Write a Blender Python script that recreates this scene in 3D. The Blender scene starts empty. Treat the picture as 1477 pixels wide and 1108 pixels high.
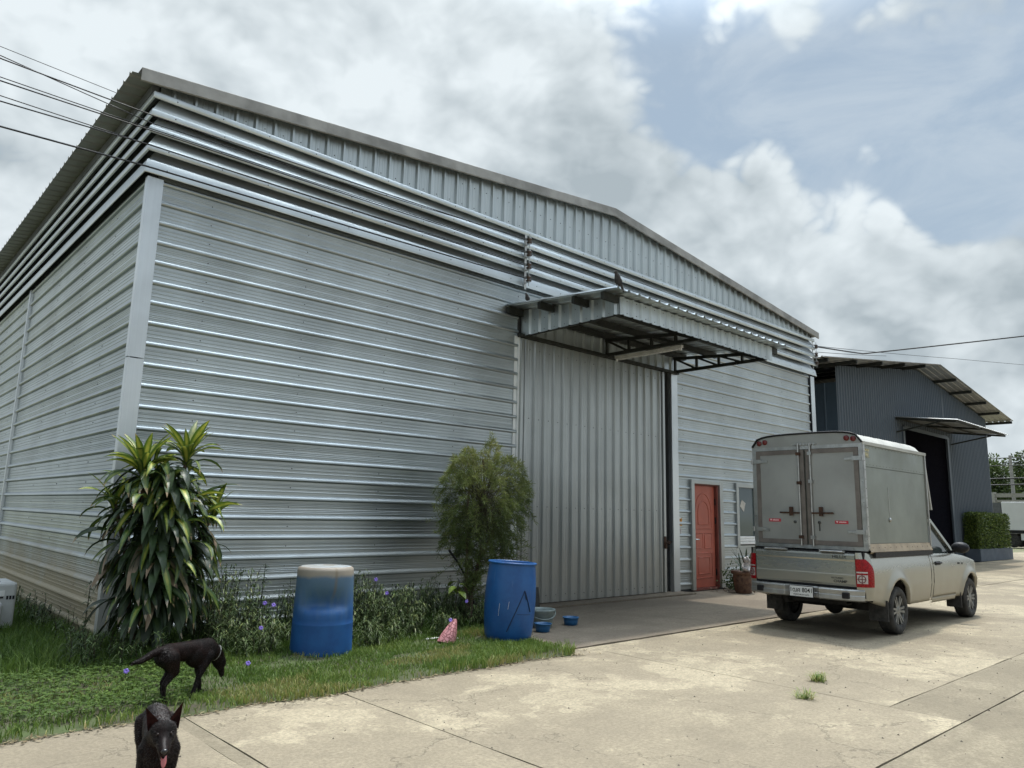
import bpy, bmesh, math, random
from mathutils import Vector, Matrix, noise as mnoise

random.seed(11)
R = math.radians
sc = bpy.context.scene
COL = sc.collection

# ------------------------------------------------------------------ camera
CAM_LOC = Vector((-2.386, -9.05, 1.5))
YAW, PITCH, ROLL, FPX = 0.743013, 0.1734886, 0.0229377, 1065.75
fw = Vector((math.sin(YAW)*math.cos(PITCH), math.cos(YAW)*math.cos(PITCH), math.sin(PITCH)))
rt = Vector((math.cos(YAW), -math.sin(YAW), 0))
up = rt.cross(fw)
c_, s_ = math.cos(ROLL), math.sin(ROLL)
rt2 = rt*c_ + up*s_
up2 = up*c_ - rt*s_
cam = bpy.data.cameras.new('camera')
cam.sensor_width = 36
cam.lens = FPX/1477*36
cam.clip_start = 0.05
cam.clip_end = 3000
camo = bpy.data.objects.new('camera', cam)
COL.objects.link(camo)
m = Matrix((rt2, up2, -fw)).transposed().to_4x4()
m.translation = CAM_LOC
camo.matrix_world = m
sc.camera = camo

# ------------------------------------------------------------------ light
SUN = Vector((0.30, 0.11, 1.0)).normalized()
ELEV = math.asin(SUN.z)
AZ = math.atan2(SUN.x, SUN.y)
sl = bpy.data.lights.new('sun', 'SUN')
sl.energy = 2.9
sl.angle = R(2.0)
sl.color = (1.0, 0.95, 0.87)
so = bpy.data.objects.new('sun', sl)
COL.objects.link(so)
so.rotation_euler = SUN.to_track_quat('Z', 'Y').to_euler()
so.location = (0, 0, 40)

world = bpy.data.worlds.new('World')
sc.world = world
world.use_nodes = True
wt = world.node_tree
wt.nodes.clear()


def N(t, typ, **kw):
    n = t.nodes.new(typ)
    for k, v in kw.items():
        if k.startswith('i_'):
            n.inputs[k[2:].replace('_', ' ')].default_value = v
        else:
            setattr(n, k, v)
    return n


def math_node(t, op, a, b=None, c=None, clamp=False):
    n = t.nodes.new('ShaderNodeMath')
    n.operation = op
    n.use_clamp = clamp
    for i, v in enumerate((a, b, c)):
        if v is None:
            continue
        if isinstance(v, (int, float)):
            n.inputs[i].default_value = v
        else:
            t.links.new(v, n.inputs[i])
    return n.outputs[0]


def vmath(t, op, a, b=None, out=0):
    n = t.nodes.new('ShaderNodeVectorMath')
    n.operation = op
    for i, v in enumerate((a, b)):
        if v is None:
            continue
        if isinstance(v, (tuple, list, Vector)):
            n.inputs[i].default_value = v
        else:
            t.links.new(v, n.inputs[i])
    return n.outputs[out]


def mix_rgb(t, fac, a, b, blend='MIX'):
    n = t.nodes.new('ShaderNodeMix')
    n.data_type = 'RGBA'
    n.blend_type = blend
    for i, v in ((0, fac), (6, a), (7, b)):
        if isinstance(v, (int, float)):
            n.inputs[i].default_value = v
        elif isinstance(v, (tuple, list)):
            n.inputs[i].default_value = (*v[:3], 1)
        else:
            t.links.new(v, n.inputs[i])
    return n.outputs[2]


def smooth(t, v, a, b, lo=0.0, hi=1.0):
    n = t.nodes.new('ShaderNodeMapRange')
    n.interpolation_type = 'SMOOTHSTEP'
    n.inputs[1].default_value = a
    n.inputs[2].default_value = b
    n.inputs[3].default_value = lo
    n.inputs[4].default_value = hi
    t.links.new(v, n.inputs[0])
    return n.outputs[0]


def noise(t, vec, scale, detail=4, rough=0.55, dist=0.0):
    n = N(t, 'ShaderNodeTexNoise')
    n.inputs['Scale'].default_value = scale
    n.inputs['Detail'].default_value = detail
    n.inputs['Roughness'].default_value = rough
    n.inputs['Distortion'].default_value = dist
    t.links.new(vec, n.inputs['Vector'])
    return n.outputs[0]


# where the photograph's cloud banks (+) and clear lanes (-) lie
LOBES = [((0.868, 0.286, 0.40), 3, 10, -0.27), ((0.70, 0.47, 0.54), 1, 8, -0.24), ((0.78, 0.40, 0.49), 1, 8, -0.18), ((0.915, 0.17, 0.37), 3, 9, -0.26),
         ((0.40, 0.75, 0.53), 16, 32, 0.16), ((0.56, 0.64, 0.52), 3, 9, 0.10), ((0.89, 0.36, 0.27), 8, 15, 0.20), ((0.76, 0.50, 0.41), 3, 9, 0.14), ((0.96, 0.18, 0.20), 6, 14, 0.20),
         ((0.83, 0.22, 0.52), 1, 6, 0.16), ((0.73, 0.375, 0.585), 1, 5, 0.20), ((0.95, 0.05, 0.15), 6, 14, 0.1)]


def build_sky():
    t = wt
    out = N(t, 'ShaderNodeOutputWorld')
    bg = N(t, 'ShaderNodeBackground')
    bg.inputs[1].default_value = 0.1
    t.links.new(bg.outputs[0], out.inputs[0])
    sky = N(t, 'ShaderNodeTexSky')
    sky.sky_type = 'NISHITA'
    sky.sun_disc = False
    sky.sun_elevation = ELEV
    sky.sun_rotation = AZ
    sky.dust_density = 3.0
    sky.air_density = 1.2
    sky.ozone_density = 1.0
    tc = N(t, 'ShaderNodeTexCoord')
    d = tc.outputs['Generated']

    def density(vec):
        v = vmath(t, 'ADD', vmath(t, 'MULTIPLY', vec, (1.0, 1.0, 1.35)), SKY_OFF)
        n1 = N(t, 'ShaderNodeTexNoise')
        for k, x in (('Scale', 2.4), ('Detail', 9.0), ('Roughness', 0.52), ('Lacunarity', 2.1), ('Distortion', 0.0)):
            n1.inputs[k].default_value = x
        t.links.new(v, n1.inputs['Vector'])
        # billowing tops: warped cell puffs at falling sizes
        nz = N(t, 'ShaderNodeTexNoise')
        nz.inputs['Scale'].default_value = 5.0
        nz.inputs['Detail'].default_value = 2.0
        t.links.new(v, nz.inputs['Vector'])
        wv = vmath(t, 'ADD', v, vmath(t, 'MULTIPLY', vmath(t, 'SUBTRACT', nz.outputs[1], (0.5, 0.5, 0.5)), (0.10, 0.10, 0.10)))
        puff = None
        for sc_, amp, off in ((4.2, 0.66, 0.0), (9.5, 0.36, 3.1), (21.0, 0.19, 7.7), (46.0, 0.10, 1.2)):
            n = N(t, 'ShaderNodeTexNoise')
            n.inputs['Scale'].default_value = sc_
            n.inputs['Detail'].default_value = 0.0
            t.links.new(vmath(t, 'ADD', wv, (off, off*0.7, off*0.3)), n.inputs['Vector'])
            bl = math_node(t, 'ABSOLUTE', math_node(t, 'SUBTRACT', n.outputs[0], 0.5))
            bl = math_node(t, 'MULTIPLY', bl, amp*3.0)
            puff = bl if puff is None else math_node(t, 'ADD', puff, bl)
        puff = math_node(t, 'SUBTRACT', puff, 0.30)
        return math_node(t, 'ADD', math_node(t, 'MULTIPLY', n1.outputs[0], 0.80), math_node(t, 'MULTIPLY', puff, 0.34))

    def lobe(dirv, inner, outer, amp):
        dd = vmath(t, 'DOT_PRODUCT', d, Vector(dirv).normalized(), out=1)
        return smooth(t, dd, math.cos(R(outer)), math.cos(R(inner)), 0.0, amp)
    SKY_OFF = (3.7, 1.9, 0.4)
    D = density(d)
    D2 = density(vmath(t, 'ADD', d, (0.012, 0.004, 0.032)))
    D3 = density(vmath(t, 'ADD', d, (0.03, 0.01, 0.13)))
    bias = None
    for args in LOBES:
        l_ = lobe(*args)
        bias = l_ if bias is None else math_node(t, 'ADD', bias, l_)
    sepd = N(t, 'ShaderNodeSeparateXYZ')
    t.links.new(d, sepd.inputs[0])
    bias = math_node(t, 'ADD', bias, smooth(t, sepd.outputs[2], 0.24, 0.46, 0.17, 0.055))
    T = math_node(t, 'ADD', D, bias)
    mask = smooth(t, T, 0.465, 0.60)
    lit = math_node(t, 'MULTIPLY', math_node(t, 'SUBTRACT', D, D2), 1.7)
    lit2 = math_node(t, 'MULTIPLY', math_node(t, 'SUBTRACT', D, D3), 1.9)
    thick = smooth(t, T, 0.55, 0.95, 0.10, -0.22)
    light = math_node(t, 'ADD', math_node(t, 'ADD', lit, lit2), math_node(t, 'ADD', thick, 0.55), clamp=True)
    S = 10.0
    cg = tuple(x*S for x in (0.40, 0.465, 0.505))
    cw = tuple(x*S for x in (0.78, 0.85, 0.885))
    ccol = mix_rgb(t, light, cg, cw)
    # thin veil over the clear air, thicker towards the horizon
    sep = N(t, 'ShaderNodeSeparateXYZ')
    t.links.new(d, sep.inputs[0])
    veil = smooth(t, sep.outputs[2], 0.0, 0.75, 0.92, 0.78)
    air = mix_rgb(t, veil, sky.outputs[0], tuple(x*S for x in (0.375, 0.485, 0.60)))
    wisp = smooth(t, noise(t, vmath(t, 'MULTIPLY', d, (1, 1, 2.2)), 4.0, 6, 0.6, 0.6), 0.42, 0.72, 0.0, 0.40)
    air = mix_rgb(t, wisp, air, tuple(x*S for x in (0.66, 0.73, 0.78)))
    col = mix_rgb(t, mask, air, ccol)
    # hazy sun glow added above the view to raise fill and rib highlights
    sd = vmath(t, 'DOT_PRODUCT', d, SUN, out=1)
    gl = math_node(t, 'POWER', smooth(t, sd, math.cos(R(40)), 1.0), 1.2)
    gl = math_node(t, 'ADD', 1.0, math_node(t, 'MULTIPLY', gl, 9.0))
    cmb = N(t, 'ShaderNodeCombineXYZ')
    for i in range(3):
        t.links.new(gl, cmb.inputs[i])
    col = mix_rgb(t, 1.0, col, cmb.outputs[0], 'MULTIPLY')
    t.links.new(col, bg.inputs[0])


build_sky()
vs = sc.view_settings
vs.view_transform = 'Standard'
vs.look = 'None'
vs.exposure = 0.08
vs.gamma = 1.0
vs.use_curve_mapping = False
sc.render.engine = 'CYCLES'
sc.cycles.use_denoising = True
sc.cycles.max_bounces = 8
sc.cycles.diffuse_bounces = 4
sc.cycles.glossy_bounces = 4
sc.cycles.transparent_max_bounces = 8
sc.cycles.sample_clamp_indirect = 6

# ------------------------------------------------------------------ helpers
ORG = {}


def V(*a):
    return Vector(a)


class MB:
    def __init__(s):
        s.v, s.f, s.mi, s.sm = [], [], [], []

    def add(s, vs_, fs, smooth=False, mi=0):
        b = len(s.v)
        s.v.extend([tuple(p) for p in vs_])
        for f in fs:
            s.f.append(tuple(i+b for i in f))
            s.mi.append(mi)
            s.sm.append(smooth)

    def box(s, x0, x1, y0, y1, z0, z1, mi=0):
        s.add([(x0, y0, z0), (x1, y0, z0), (x1, y1, z0), (x0, y1, z0), (x0, y0, z1), (x1, y0, z1), (x1, y1, z1), (x0, y1, z1)],
              [(3, 2, 1, 0), (4, 5, 6, 7), (0, 1, 5, 4), (1, 2, 6, 5), (2, 3, 7, 6), (3, 0, 4, 7)], mi=mi)

    def bar(s, a, b, w, h, upv=(0, 0, 1), mi=0):
        a, b = Vector(a), Vector(b)
        d = (b-a).normalized()
        u = Vector(upv)
        if abs(d.dot(u)) > 0.98:
            u = Vector((1, 0, 0))
        x = d.cross(u).normalized()*(w/2)
        z = x.cross(d).normalized()*(h/2)
        vs_ = [a-x-z, a+x-z, a+x+z, a-x+z, b-x-z, b+x-z, b+x+z, b-x+z]
        s.add(vs_, [(3, 2, 1, 0), (4, 5, 6, 7), (0, 1, 5, 4), (1, 2, 6, 5), (2, 3, 7, 6), (3, 0, 4, 7)], mi=mi)

    def tube(s, pts, r, n=8, caps=True, mi=0, smooth=True, flat=1.0):
        pts = [Vector(p) for p in pts]
        if not isinstance(r, (list, tuple)):
            r = [r]*len(pts)
        vs_, fs = [], []
        ref = None
        for i, p in enumerate(pts):
            d = (pts[min(i+1, len(pts)-1)]-pts[max(i-1, 0)])
            d = d.normalized() if d.length > 1e-9 else Vector((0, 0, 1))
            if ref is None:
                ref = Vector((0, 0, 1)) if abs(d.z) < 0.9 else Vector((1, 0, 0))
            x = d.cross(ref).normalized()
            y = x.cross(d).normalized()
            ref = y
            for k in range(n):
                a = 2*math.pi*k/n
                vs_.append(p + x*math.cos(a)*r[i] + y*math.sin(a)*r[i]*flat)
        for i in range(len(pts)-1):
            for k in range(n):
                k2 = (k+1) % n
                fs.append((i*n+k, i*n+k2, (i+1)*n+k2, (i+1)*n+k))
        s.add(vs_, fs, smooth, mi)
        if caps:
            s.add(vs_[:n], [tuple(range(n))[::-1]], False, mi)
            s.add(vs_[-n:], [tuple(range(n))], False, mi)

    def lathe(s, prof, n=24, M=None, mi=0, smooth=True, a0=0.0, a1=2*math.pi):
        """prof: (r, h) revolved about local z, placed by matrix M"""
        M = M or Matrix.Identity(4)
        full = abs(a1-a0-2*math.pi) < 1e-6
        cols = n if full else n+1
        vs_, fs = [], []
        for (r, h) in prof:
            for k in range(cols):
                a = a0+(a1-a0)*k/n
                vs_.append(M @ Vector((r*math.cos(a), r*math.sin(a), h)))
        for i in range(len(prof)-1):
            for k in range(n):
                k2 = (k+1) % cols
                fs.append((i*cols+k, i*cols+k2, (i+1)*cols+k2, (i+1)*cols+k))
        s.add(vs_, fs, smooth, mi)

    def grid(s, rows, smooth=True, mi=0):
        n = len(rows[0])
        vs_ = [p for r in rows for p in r]
        fs = []
        for i in range(len(rows)-1):
            for k in range(n-1):
                fs.append((i*n+k, i*n+k+1, (i+1)*n+k+1, (i+1)*n+k))
        s.add(vs_, fs, smooth, mi)

    def prism(s, poly, fn, t0, t1, mi=0, smooth=False):
        """poly: 2-D points; fn(u, v, t) -> 3-D point"""
        n = len(poly)
        vs_ = [fn(u, v, t0) for u, v in poly]+[fn(u, v, t1) for u, v in poly]
        s.add(vs_, [tuple(range(n))[::-1], tuple(range(n, 2*n))], False, mi)
        s.add(vs_, [(k, (k+1) % n, n+(k+1) % n, n+k) for k in range(n)], smooth, mi)

    def mesh(s, name, o=(0, 0, 0)):
        me = bpy.data.meshes.new(name)
        ox, oy, oz = o
        me.from_pydata([(p[0]-ox, p[1]-oy, p[2]-oz) for p in s.v], [], s.f)
        me.polygons.foreach_set('material_index', s.mi)
        me.polygons.foreach_set('use_smooth', s.sm)
        me.update()
        return me

    def build(s, name, mats, parent=None, origin=None, bevel=0.0, weld=False):
        if parent is not None:
            o = ORG.get(parent.name, Vector((0, 0, 0)))
        else:
            o = Vector(origin) if origin is not None else Vector((0, 0, 0))
        me = s.mesh(name, o)
        if weld:
            bm = bmesh.new()
            bm.from_mesh(me)
            bmesh.ops.remove_doubles(bm, verts=bm.verts, dist=1e-4)
            bmesh.ops.recalc_face_normals(bm, faces=bm.faces)
            bm.to_mesh(me)
            bm.free()
        for mt in (mats if isinstance(mats, (list, tuple)) else [mats]):
            me.materials.append(mt)
        ob = bpy.data.objects.new(name, me)
        COL.objects.link(ob)
        if parent is not None:
            ob.parent = parent
        else:
            ob.location = o
        ORG[ob.name] = o
        if bevel > 0:
            md = ob.modifiers.new('bevel', 'BEVEL')
            md.width = bevel
            md.segments = 2
            md.limit_method = 'ANGLE'
            md.angle_limit = R(40)
        return ob


def tag(o, label, cat, group=None):
    o['label'] = label
    o['category'] = cat
    if group:
        o['group'] = group
    return o


def thing(name, label, cat, loc=(0, 0, 0), group=None):
    o = bpy.data.objects.new(name, None)
    o.empty_display_size = 0.2
    COL.objects.link(o)
    o.location = loc
    ORG[o.name] = Vector(loc)
    return tag(o, label, cat, group)


def struct(o):
    o['kind'] = 'structure'
    return o


def stuff(o):
    o['kind'] = 'stuff'
    return o


def shape_copy(src, parent, M, mat=None):
    c = src.copy()
    COL.objects.link(c)
    c.parent = parent
    c.matrix_parent_inverse = Matrix.Identity(4)
    c.matrix_basis = M
    return c


# ------------------------------------------------------------------ materials
def base_mat(name):
    mt = bpy.data.materials.new(name)
    mt.use_nodes = True
    t = mt.node_tree
    b = t.nodes['Principled BSDF']
    return mt, t, b


def pos(t, scale=(1, 1, 1), obj=True):
    tc = N(t, 'ShaderNodeTexCoord')
    if obj:
        o = tc.outputs['Object']
    else:
        g = N(t, 'ShaderNodeNewGeometry')
        o = g.outputs['Position']
    return vmath(t, 'MULTIPLY', o, scale)


def bump(t, b, h, strength, dist=0.01, prev=None):
    n = N(t, 'ShaderNodeBump')
    n.inputs['Strength'].default_value = strength
    n.inputs['Distance'].default_value = dist
    t.links.new(h, n.inputs['Height'])
    if prev is not None:
        t.links.new(prev, n.inputs['Normal'])
    t.links.new(n.outputs[0], b.inputs['Normal'])
    return n.outputs[0]


def M(name, col, rough=0.6, metal=0.0, var=0.15, scale=6.0, bmp=0.0, bscale=60.0, spec=0.5, rvar=0.1, coat=0.0, alt=None):
    mt, t, b = base_mat(name)
    p = pos(t, obj=False)
    n = noise(t, p, scale, 5)
    dark = tuple(x*(1-var) for x in col)
    light = alt if alt else tuple(min(1, x*(1+var)) for x in col)
    f = smooth(t, n, 0.3, 0.7)
    t.links.new(mix_rgb(t, f, dark, light), b.inputs['Base Color'])
    b.inputs['Roughness'].default_value = rough
    if rvar:
        rr = N(t, 'ShaderNodeMapRange')
        t.links.new(noise(t, p, scale*3, 3), rr.inputs[0])
        rr.inputs[1].default_value = 0.25
        rr.inputs[2].default_value = 0.75
        rr.inputs[3].default_value = max(0.02, rough-rvar)
        rr.inputs[4].default_value = min(1, rough+rvar)
        t.links.new(rr.outputs[0], b.inputs['Roughness'])
    b.inputs['Metallic'].default_value = metal
    b.inputs['Specular IOR Level'].default_value = spec
    if coat:
        b.inputs['Coat Weight'].default_value = coat
        b.inputs['Coat Roughness'].default_value = 0.12
    if bmp:
        bump(t, b, noise(t, p, bscale, 4), bmp)
    return mt


def cladding(name, col, along, rough=0.36, dirt=0.0, streak=0.5, metal=0.92):
    """rolled zinc-aluminium sheet: streaks run along the sheet, faint oil-canning, dust low down"""
    mt, t, b = base_mat(name)
    p = pos(t, obj=False)
    sc_ = {'x': (0.12, 1, 14), 'y': (1, 0.12, 14), 'z': (14, 14, 0.12)}[along]
    ps = vmath(t, 'MULTIPLY', p, sc_)
    n1 = noise(t, ps, 3.0, 6, 0.65)
    n2 = noise(t, p, 0.8, 4)
    f = math_node(t, 'ADD', math_node(t, 'MULTIPLY', n1, streak), math_node(t, 'MULTIPLY', n2, 1-streak))
    f = smooth(t, f, 0.32, 0.68)
    c = mix_rgb(t, f, tuple(x*0.86 for x in col), tuple(min(1, x*1.10) for x in col))
    rf = N(t, 'ShaderNodeMapRange')
    t.links.new(noise(t, ps, 5.0, 4), rf.inputs[0])
    rf.inputs[1].default_value = 0.3
    rf.inputs[2].default_value = 0.7
    rf.inputs[3].default_value = rough-0.045
    rf.inputs[4].default_value = rough+0.05
    rough_o = rf.outputs[0]
    me_o = None
    if dirt > 0:
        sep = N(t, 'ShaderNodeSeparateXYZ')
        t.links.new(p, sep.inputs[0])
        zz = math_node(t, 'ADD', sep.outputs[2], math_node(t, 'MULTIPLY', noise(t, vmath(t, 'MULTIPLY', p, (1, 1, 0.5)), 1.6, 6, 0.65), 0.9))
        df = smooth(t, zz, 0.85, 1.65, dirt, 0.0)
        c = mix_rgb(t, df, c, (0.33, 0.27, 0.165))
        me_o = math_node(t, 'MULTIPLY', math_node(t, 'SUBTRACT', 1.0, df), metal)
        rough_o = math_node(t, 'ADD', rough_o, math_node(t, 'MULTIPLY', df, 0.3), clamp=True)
    t.links.new(c, b.inputs['Base Color'])
    t.links.new(rough_o, b.inputs['Roughness'])
    if me_o is not None:
        t.links.new(me_o, b.inputs['Metallic'])
    else:
        b.inputs['Metallic'].default_value = metal
    k = bump(t, b, noise(t, p, 1.7, 2), 0.10, 0.05)
    bump(t, b, noise(t, ps, 14, 3), 0.008, 0.003, k)
    return mt


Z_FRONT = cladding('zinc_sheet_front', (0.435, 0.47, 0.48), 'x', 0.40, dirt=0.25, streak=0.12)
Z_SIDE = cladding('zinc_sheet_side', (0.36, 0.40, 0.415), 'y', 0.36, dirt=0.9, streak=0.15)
Z_VERT = cladding('zinc_sheet_upright', (0.50, 0.54, 0.55), 'z', 0.40)
Z_DOOR = cladding('zinc_sheet_door', (0.43, 0.45, 0.45), 'z', 0.42, dirt=0.25)
Z_BRIGHT = cladding('zinc_flashing', (0.60, 0.64, 0.65), 'x', 0.40, metal=0.8, streak=0.15)
Z_BRIGHTY = cladding('zinc_flashing_side', (0.55, 0.58, 0.59), 'y', 0.42, metal=0.75, streak=0.3)
Z_TRIM = cladding('zinc_trim', (0.60, 0.63, 0.65), 'z', 0.42, dirt=0.3, streak=0.2)
Z_TRIMD = cladding('zinc_door_trim', (0.40, 0.42, 0.42), 'z', 0.45, dirt=0.4, streak=0.2)
Z_RAKE = M('weathered_flashing', (0.30, 0.292, 0.278), 0.65, 0.3, 0.25, 2.5, 0.1, 20)
Z_ROOF = cladding('zinc_roof', (0.26, 0.27, 0.265), 'x', 0.62, metal=0.3)
M_INNER = M('dim_inner_steel', (0.10, 0.105, 0.11), 0.7, 0.3, 0.2, 3)
M_DARK = M('dark_gap', (0.012, 0.014, 0.018), 0.8)
M_TRUSS = M('dark_green_steel', (0.020, 0.022, 0.018), 0.6, 0.2, 0.3, 12)
M_SCREW = M('screw_head', (0.08, 0.08, 0.08), 0.6, 0.4)
M_BLACK = M('black_plastic', (0.014, 0.014, 0.016), 0.5, 0, 0.2, 20, spec=0.22)
M_RUBBER = M('rubber', (0.022, 0.021, 0.02), 0.85, 0, 0.3, 12, 0.2, 80, alt=(0.05, 0.047, 0.042))
M_RUST = M('rusty_iron', (0.06, 0.030, 0.018), 0.85, 0.2, 0.4, 25)
M_WHITE = M('white_paint', (0.72, 0.72, 0.70), 0.5, 0, 0.07, 8)
M_CERAMIC = M('brown_ceramic', (0.055, 0.032, 0.022), 0.3, 0, 0.2, 20)
M_WIRE = M('wire_black', (0.012, 0.012, 0.013), 0.6)


# ribbed sheet metal -------------------------------------------------
def rib_profile(s0, s1, ribs, h=0.034, bw=0.074, tw=0.024, flutes=3, roll=False):
    pts = [(s0, 0.0)]
    ribs = [r for r in sorted(ribs) if r-bw/2 > s0+0.003 and r+bw/2 < s1-0.003]

    def flut(a, b):
        if flutes and b-a > 0.08:
            for k in range(flutes):
                g = a+(b-a)*(k+1)/(flutes+1)
                pts.extend([(g-0.010, 0), (g-0.005, 0.0038), (g+0.005, 0.0038), (g+0.010, 0)])
    prev = s0
    for c in ribs:
        flut(prev, c-bw/2)
        if roll:
            pts.extend([(c-0.035, 0), (c-0.026, 0.028), (c-0.014, 0.036), (c+0.003, 0.034), (c+0.018, 0.025), (c+0.036, 0)])
        else:
            pts.extend([(c-bw/2, 0), (c-tw/2, h), (c+tw/2, h), (c+bw/2, 0)])
        prev = c+bw/2
    flut(prev, s1)
    pts.append((s1, 0))
    return pts


def sheet(mb, P0, S, L, Nn, prof, l0, l1, mi=0):
    P0, S, L, Nn = Vector(P0), Vector(S), Vector(L), Vector(Nn)
    rows = []
    for s, h in prof:
        a = l0(s) if callable(l0) else l0
        b = l1(s) if callable(l1) else l1
        if b < a+0.001:
            b = a+0.001
        rows.append([P0+S*s+Nn*h+L*a, P0+S*s+Nn*h+L*b])
    mb.grid(rows, smooth=False, mi=mi)


def sheets(name, mat, parent, P0, S, L, Nn, s0, s1, l0, l1, pitch, first, per=3, lap=0.0012, **kw):
    """a run of separate sheets, each carrying `per` ribs, lapped by a hair"""
    ribs = []
    k = math.ceil((s0-first)/pitch)
    while first+k*pitch < s1:
        ribs.append(first+k*pitch)
        k += 1
    cuts = [s0]
    for i in range(per-1, len(ribs)-1, per):
        cuts.append((ribs[i]+ribs[i+1])/2)
    cuts.append(s1)
    if len(cuts) > 2 and cuts[-1]-cuts[-2] < pitch*0.6:
        cuts.pop(-2)
    for j in range(len(cuts)-1):
        mb = MB()
        off = Vector(Nn)*(lap*(j % 2))
        sheet(mb, Vector(P0)+off, S, L, Nn, rib_profile(cuts[j]-0.004 if j else cuts[j], cuts[j+1], ribs, **kw), l0, l1)
        mb.build(name, mat, parent)
    return ribs


def screw_dots(mb, pts, n, r=0.009, h=0.007):
    n = Vector(n).normalized()
    q = n.to_track_quat('Z', 'Y').to_matrix().to_4x4()
    for p in pts:
        Mx = Matrix.Translation(Vector(p)) @ q
        vs_ = []
        for hh, rr in ((0, r), (h, r*0.7)):
            for k in range(6):
                a = k*math.pi/3
                vs_.append(Mx @ Vector((rr*math.cos(a), rr*math.sin(a), hh)))
        mb.add(vs_, [(k, (k+1) % 6, 6+(k+1) % 6, 6+k) for k in range(6)]+[tuple(range(6, 12))])
# ------------------------------------------------------------------ ground
def concrete(name, light, mid, dark, patch=0.5, crack=0.5, seed=0.0):
    mt, t, b = base_mat(name)
    p = vmath(t, 'ADD', pos(t, obj=False), (seed, seed*1.7, 0))
    n1 = noise(t, p, 0.55, 8, 0.62, 0.4)
    n2 = noise(t, p, 3.2, 6, 0.6)
    n3 = noise(t, p, 38.0, 5, 0.7)
    n5 = noise(t, p, 160.0, 2, 0.6)
    c = mix_rgb(t, smooth(t, n1, 0.34, 0.66), dark, mid)
    # peeled cream skin with a ragged edge
    pe = math_node(t, 'ADD', n1, math_node(t, 'MULTIPLY', math_node(t, 'SUBTRACT', n2, 0.5), 0.45))
    c = mix_rgb(t, math_node(t, 'MULTIPLY', smooth(t, pe, 0.53, 0.57), patch), c, light)
    c = mix_rgb(t, smooth(t, noise(t, p, 1.7, 7, 0.68, 0.6), 0.50, 0.66, 0.0, 0.5), c, tuple(x*0.85 for x in dark))
    # broad damp / tyre stains
    st = noise(t, vmath(t, 'MULTIPLY', p, (0.22, 1.0, 1.0)), 1.3, 6, 0.6)
    c = mix_rgb(t, smooth(t, st, 0.52, 0.70, 0.0, 0.45), c, tuple(x*0.62 for x in dark))
    c = mix_rgb(t, smooth(t, n3, 0.34, 0.62, 0.55, 0.0), c, tuple(x*0.55 for x in dark))
    c = mix_rgb(t, smooth(t, noise(t, p, 11.0, 6, 0.7), 0.38, 0.62, 0.35, 0.0), c, tuple(x*0.72 for x in dark))
    c = mix_rgb(t, smooth(t, n5, 0.58, 0.75, 0.0, 0.35), c, tuple(min(1, x*1.25) for x in light))
    # hair cracks
    vo = N(t, 'ShaderNodeTexVoronoi')
    vo.feature = 'DISTANCE_TO_EDGE'
    vo.inputs['Scale'].default_value = 0.42
    wob = noise(t, p, 2.4, 5, 0.6)
    pw = vmath(t, 'ADD', p, vmath(t, 'MULTIPLY', N(t, 'ShaderNodeCombineXYZ').outputs[0], (1, 1, 1)))
    comb = N(t, 'ShaderNodeCombineXYZ')
    t.links.new(wob, comb.inputs[0])
    t.links.new(noise(t, p, 2.9, 5, 0.6), comb.inputs[1])
    pw = vmath(t, 'ADD', p, comb.outputs[0])
    t.links.new(pw, vo.inputs['Vector'])
    cr = smooth(t, vo.outputs[0], 0.0, 0.006, crack, 0.0)
    c = mix_rgb(t, cr, c, (0.07, 0.06, 0.045))
    t.links.new(c, b.inputs['Base Color'])
    b.inputs['Roughness'].default_value = 0.9
    b.inputs['Specular IOR Level'].default_value = 0.25
    h = math_node(t, 'ADD', math_node(t, 'MULTIPLY', n3, 0.5), math_node(t, 'MULTIPLY', n5, 0.25))
    h = math_node(t, 'SUBTRACT', h, math_node(t, 'MULTIPLY', cr, 0.8))
    bump(t, b, h, 0.55, 0.012)
    return mt


C_LIGHT = concrete('tan_concrete', (0.44, 0.38, 0.265), (0.34, 0.29, 0.203), (0.24, 0.203, 0.145), 0.7, 0.5)
C_APRON = concrete('smooth_grey_concrete', (0.27, 0.228, 0.170), (0.225, 0.188, 0.141), (0.175, 0.145, 0.11), 0.3, 0.25, 4.0)
C_DARK = concrete('coarse_grey_concrete', (0.33, 0.285, 0.20), (0.272, 0.232, 0.163), (0.20, 0.17, 0.12), 0.4, 0.2, 9.0)
M_JOINT = M('joint_filler', (0.11, 0.095, 0.07), 0.95, 0, 0.4, 15, 0.4, 40)
M_EARTH = M('dry_earth', (0.20, 0.165, 0.11), 0.95, 0, 0.35, 0.25, 0.3, 8, alt=(0.13, 0.15, 0.06))
M_SOIL = M('lawn_soil', (0.075, 0.062, 0.035), 0.95, 0, 0.4, 4, 0.4, 30, alt=(0.06, 0.085, 0.025))

mb = MB()
mb.add([(-900, -900, -0.06), (900, -900, -0.06), (900, 900, -0.06), (-900, 900, -0.06)], [(0, 1, 2, 3)])
struct(mb.build('ground', M_EARTH))

yard = MB()
yard.add([(-40, -40, -0.022), (75, -40, -0.022), (75, 3.0, -0.022), (-40, 3.0, -0.022)], [(0, 1, 2, 3)])
yard = struct(yard.build('concrete_yard', M_JOINT))


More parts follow.
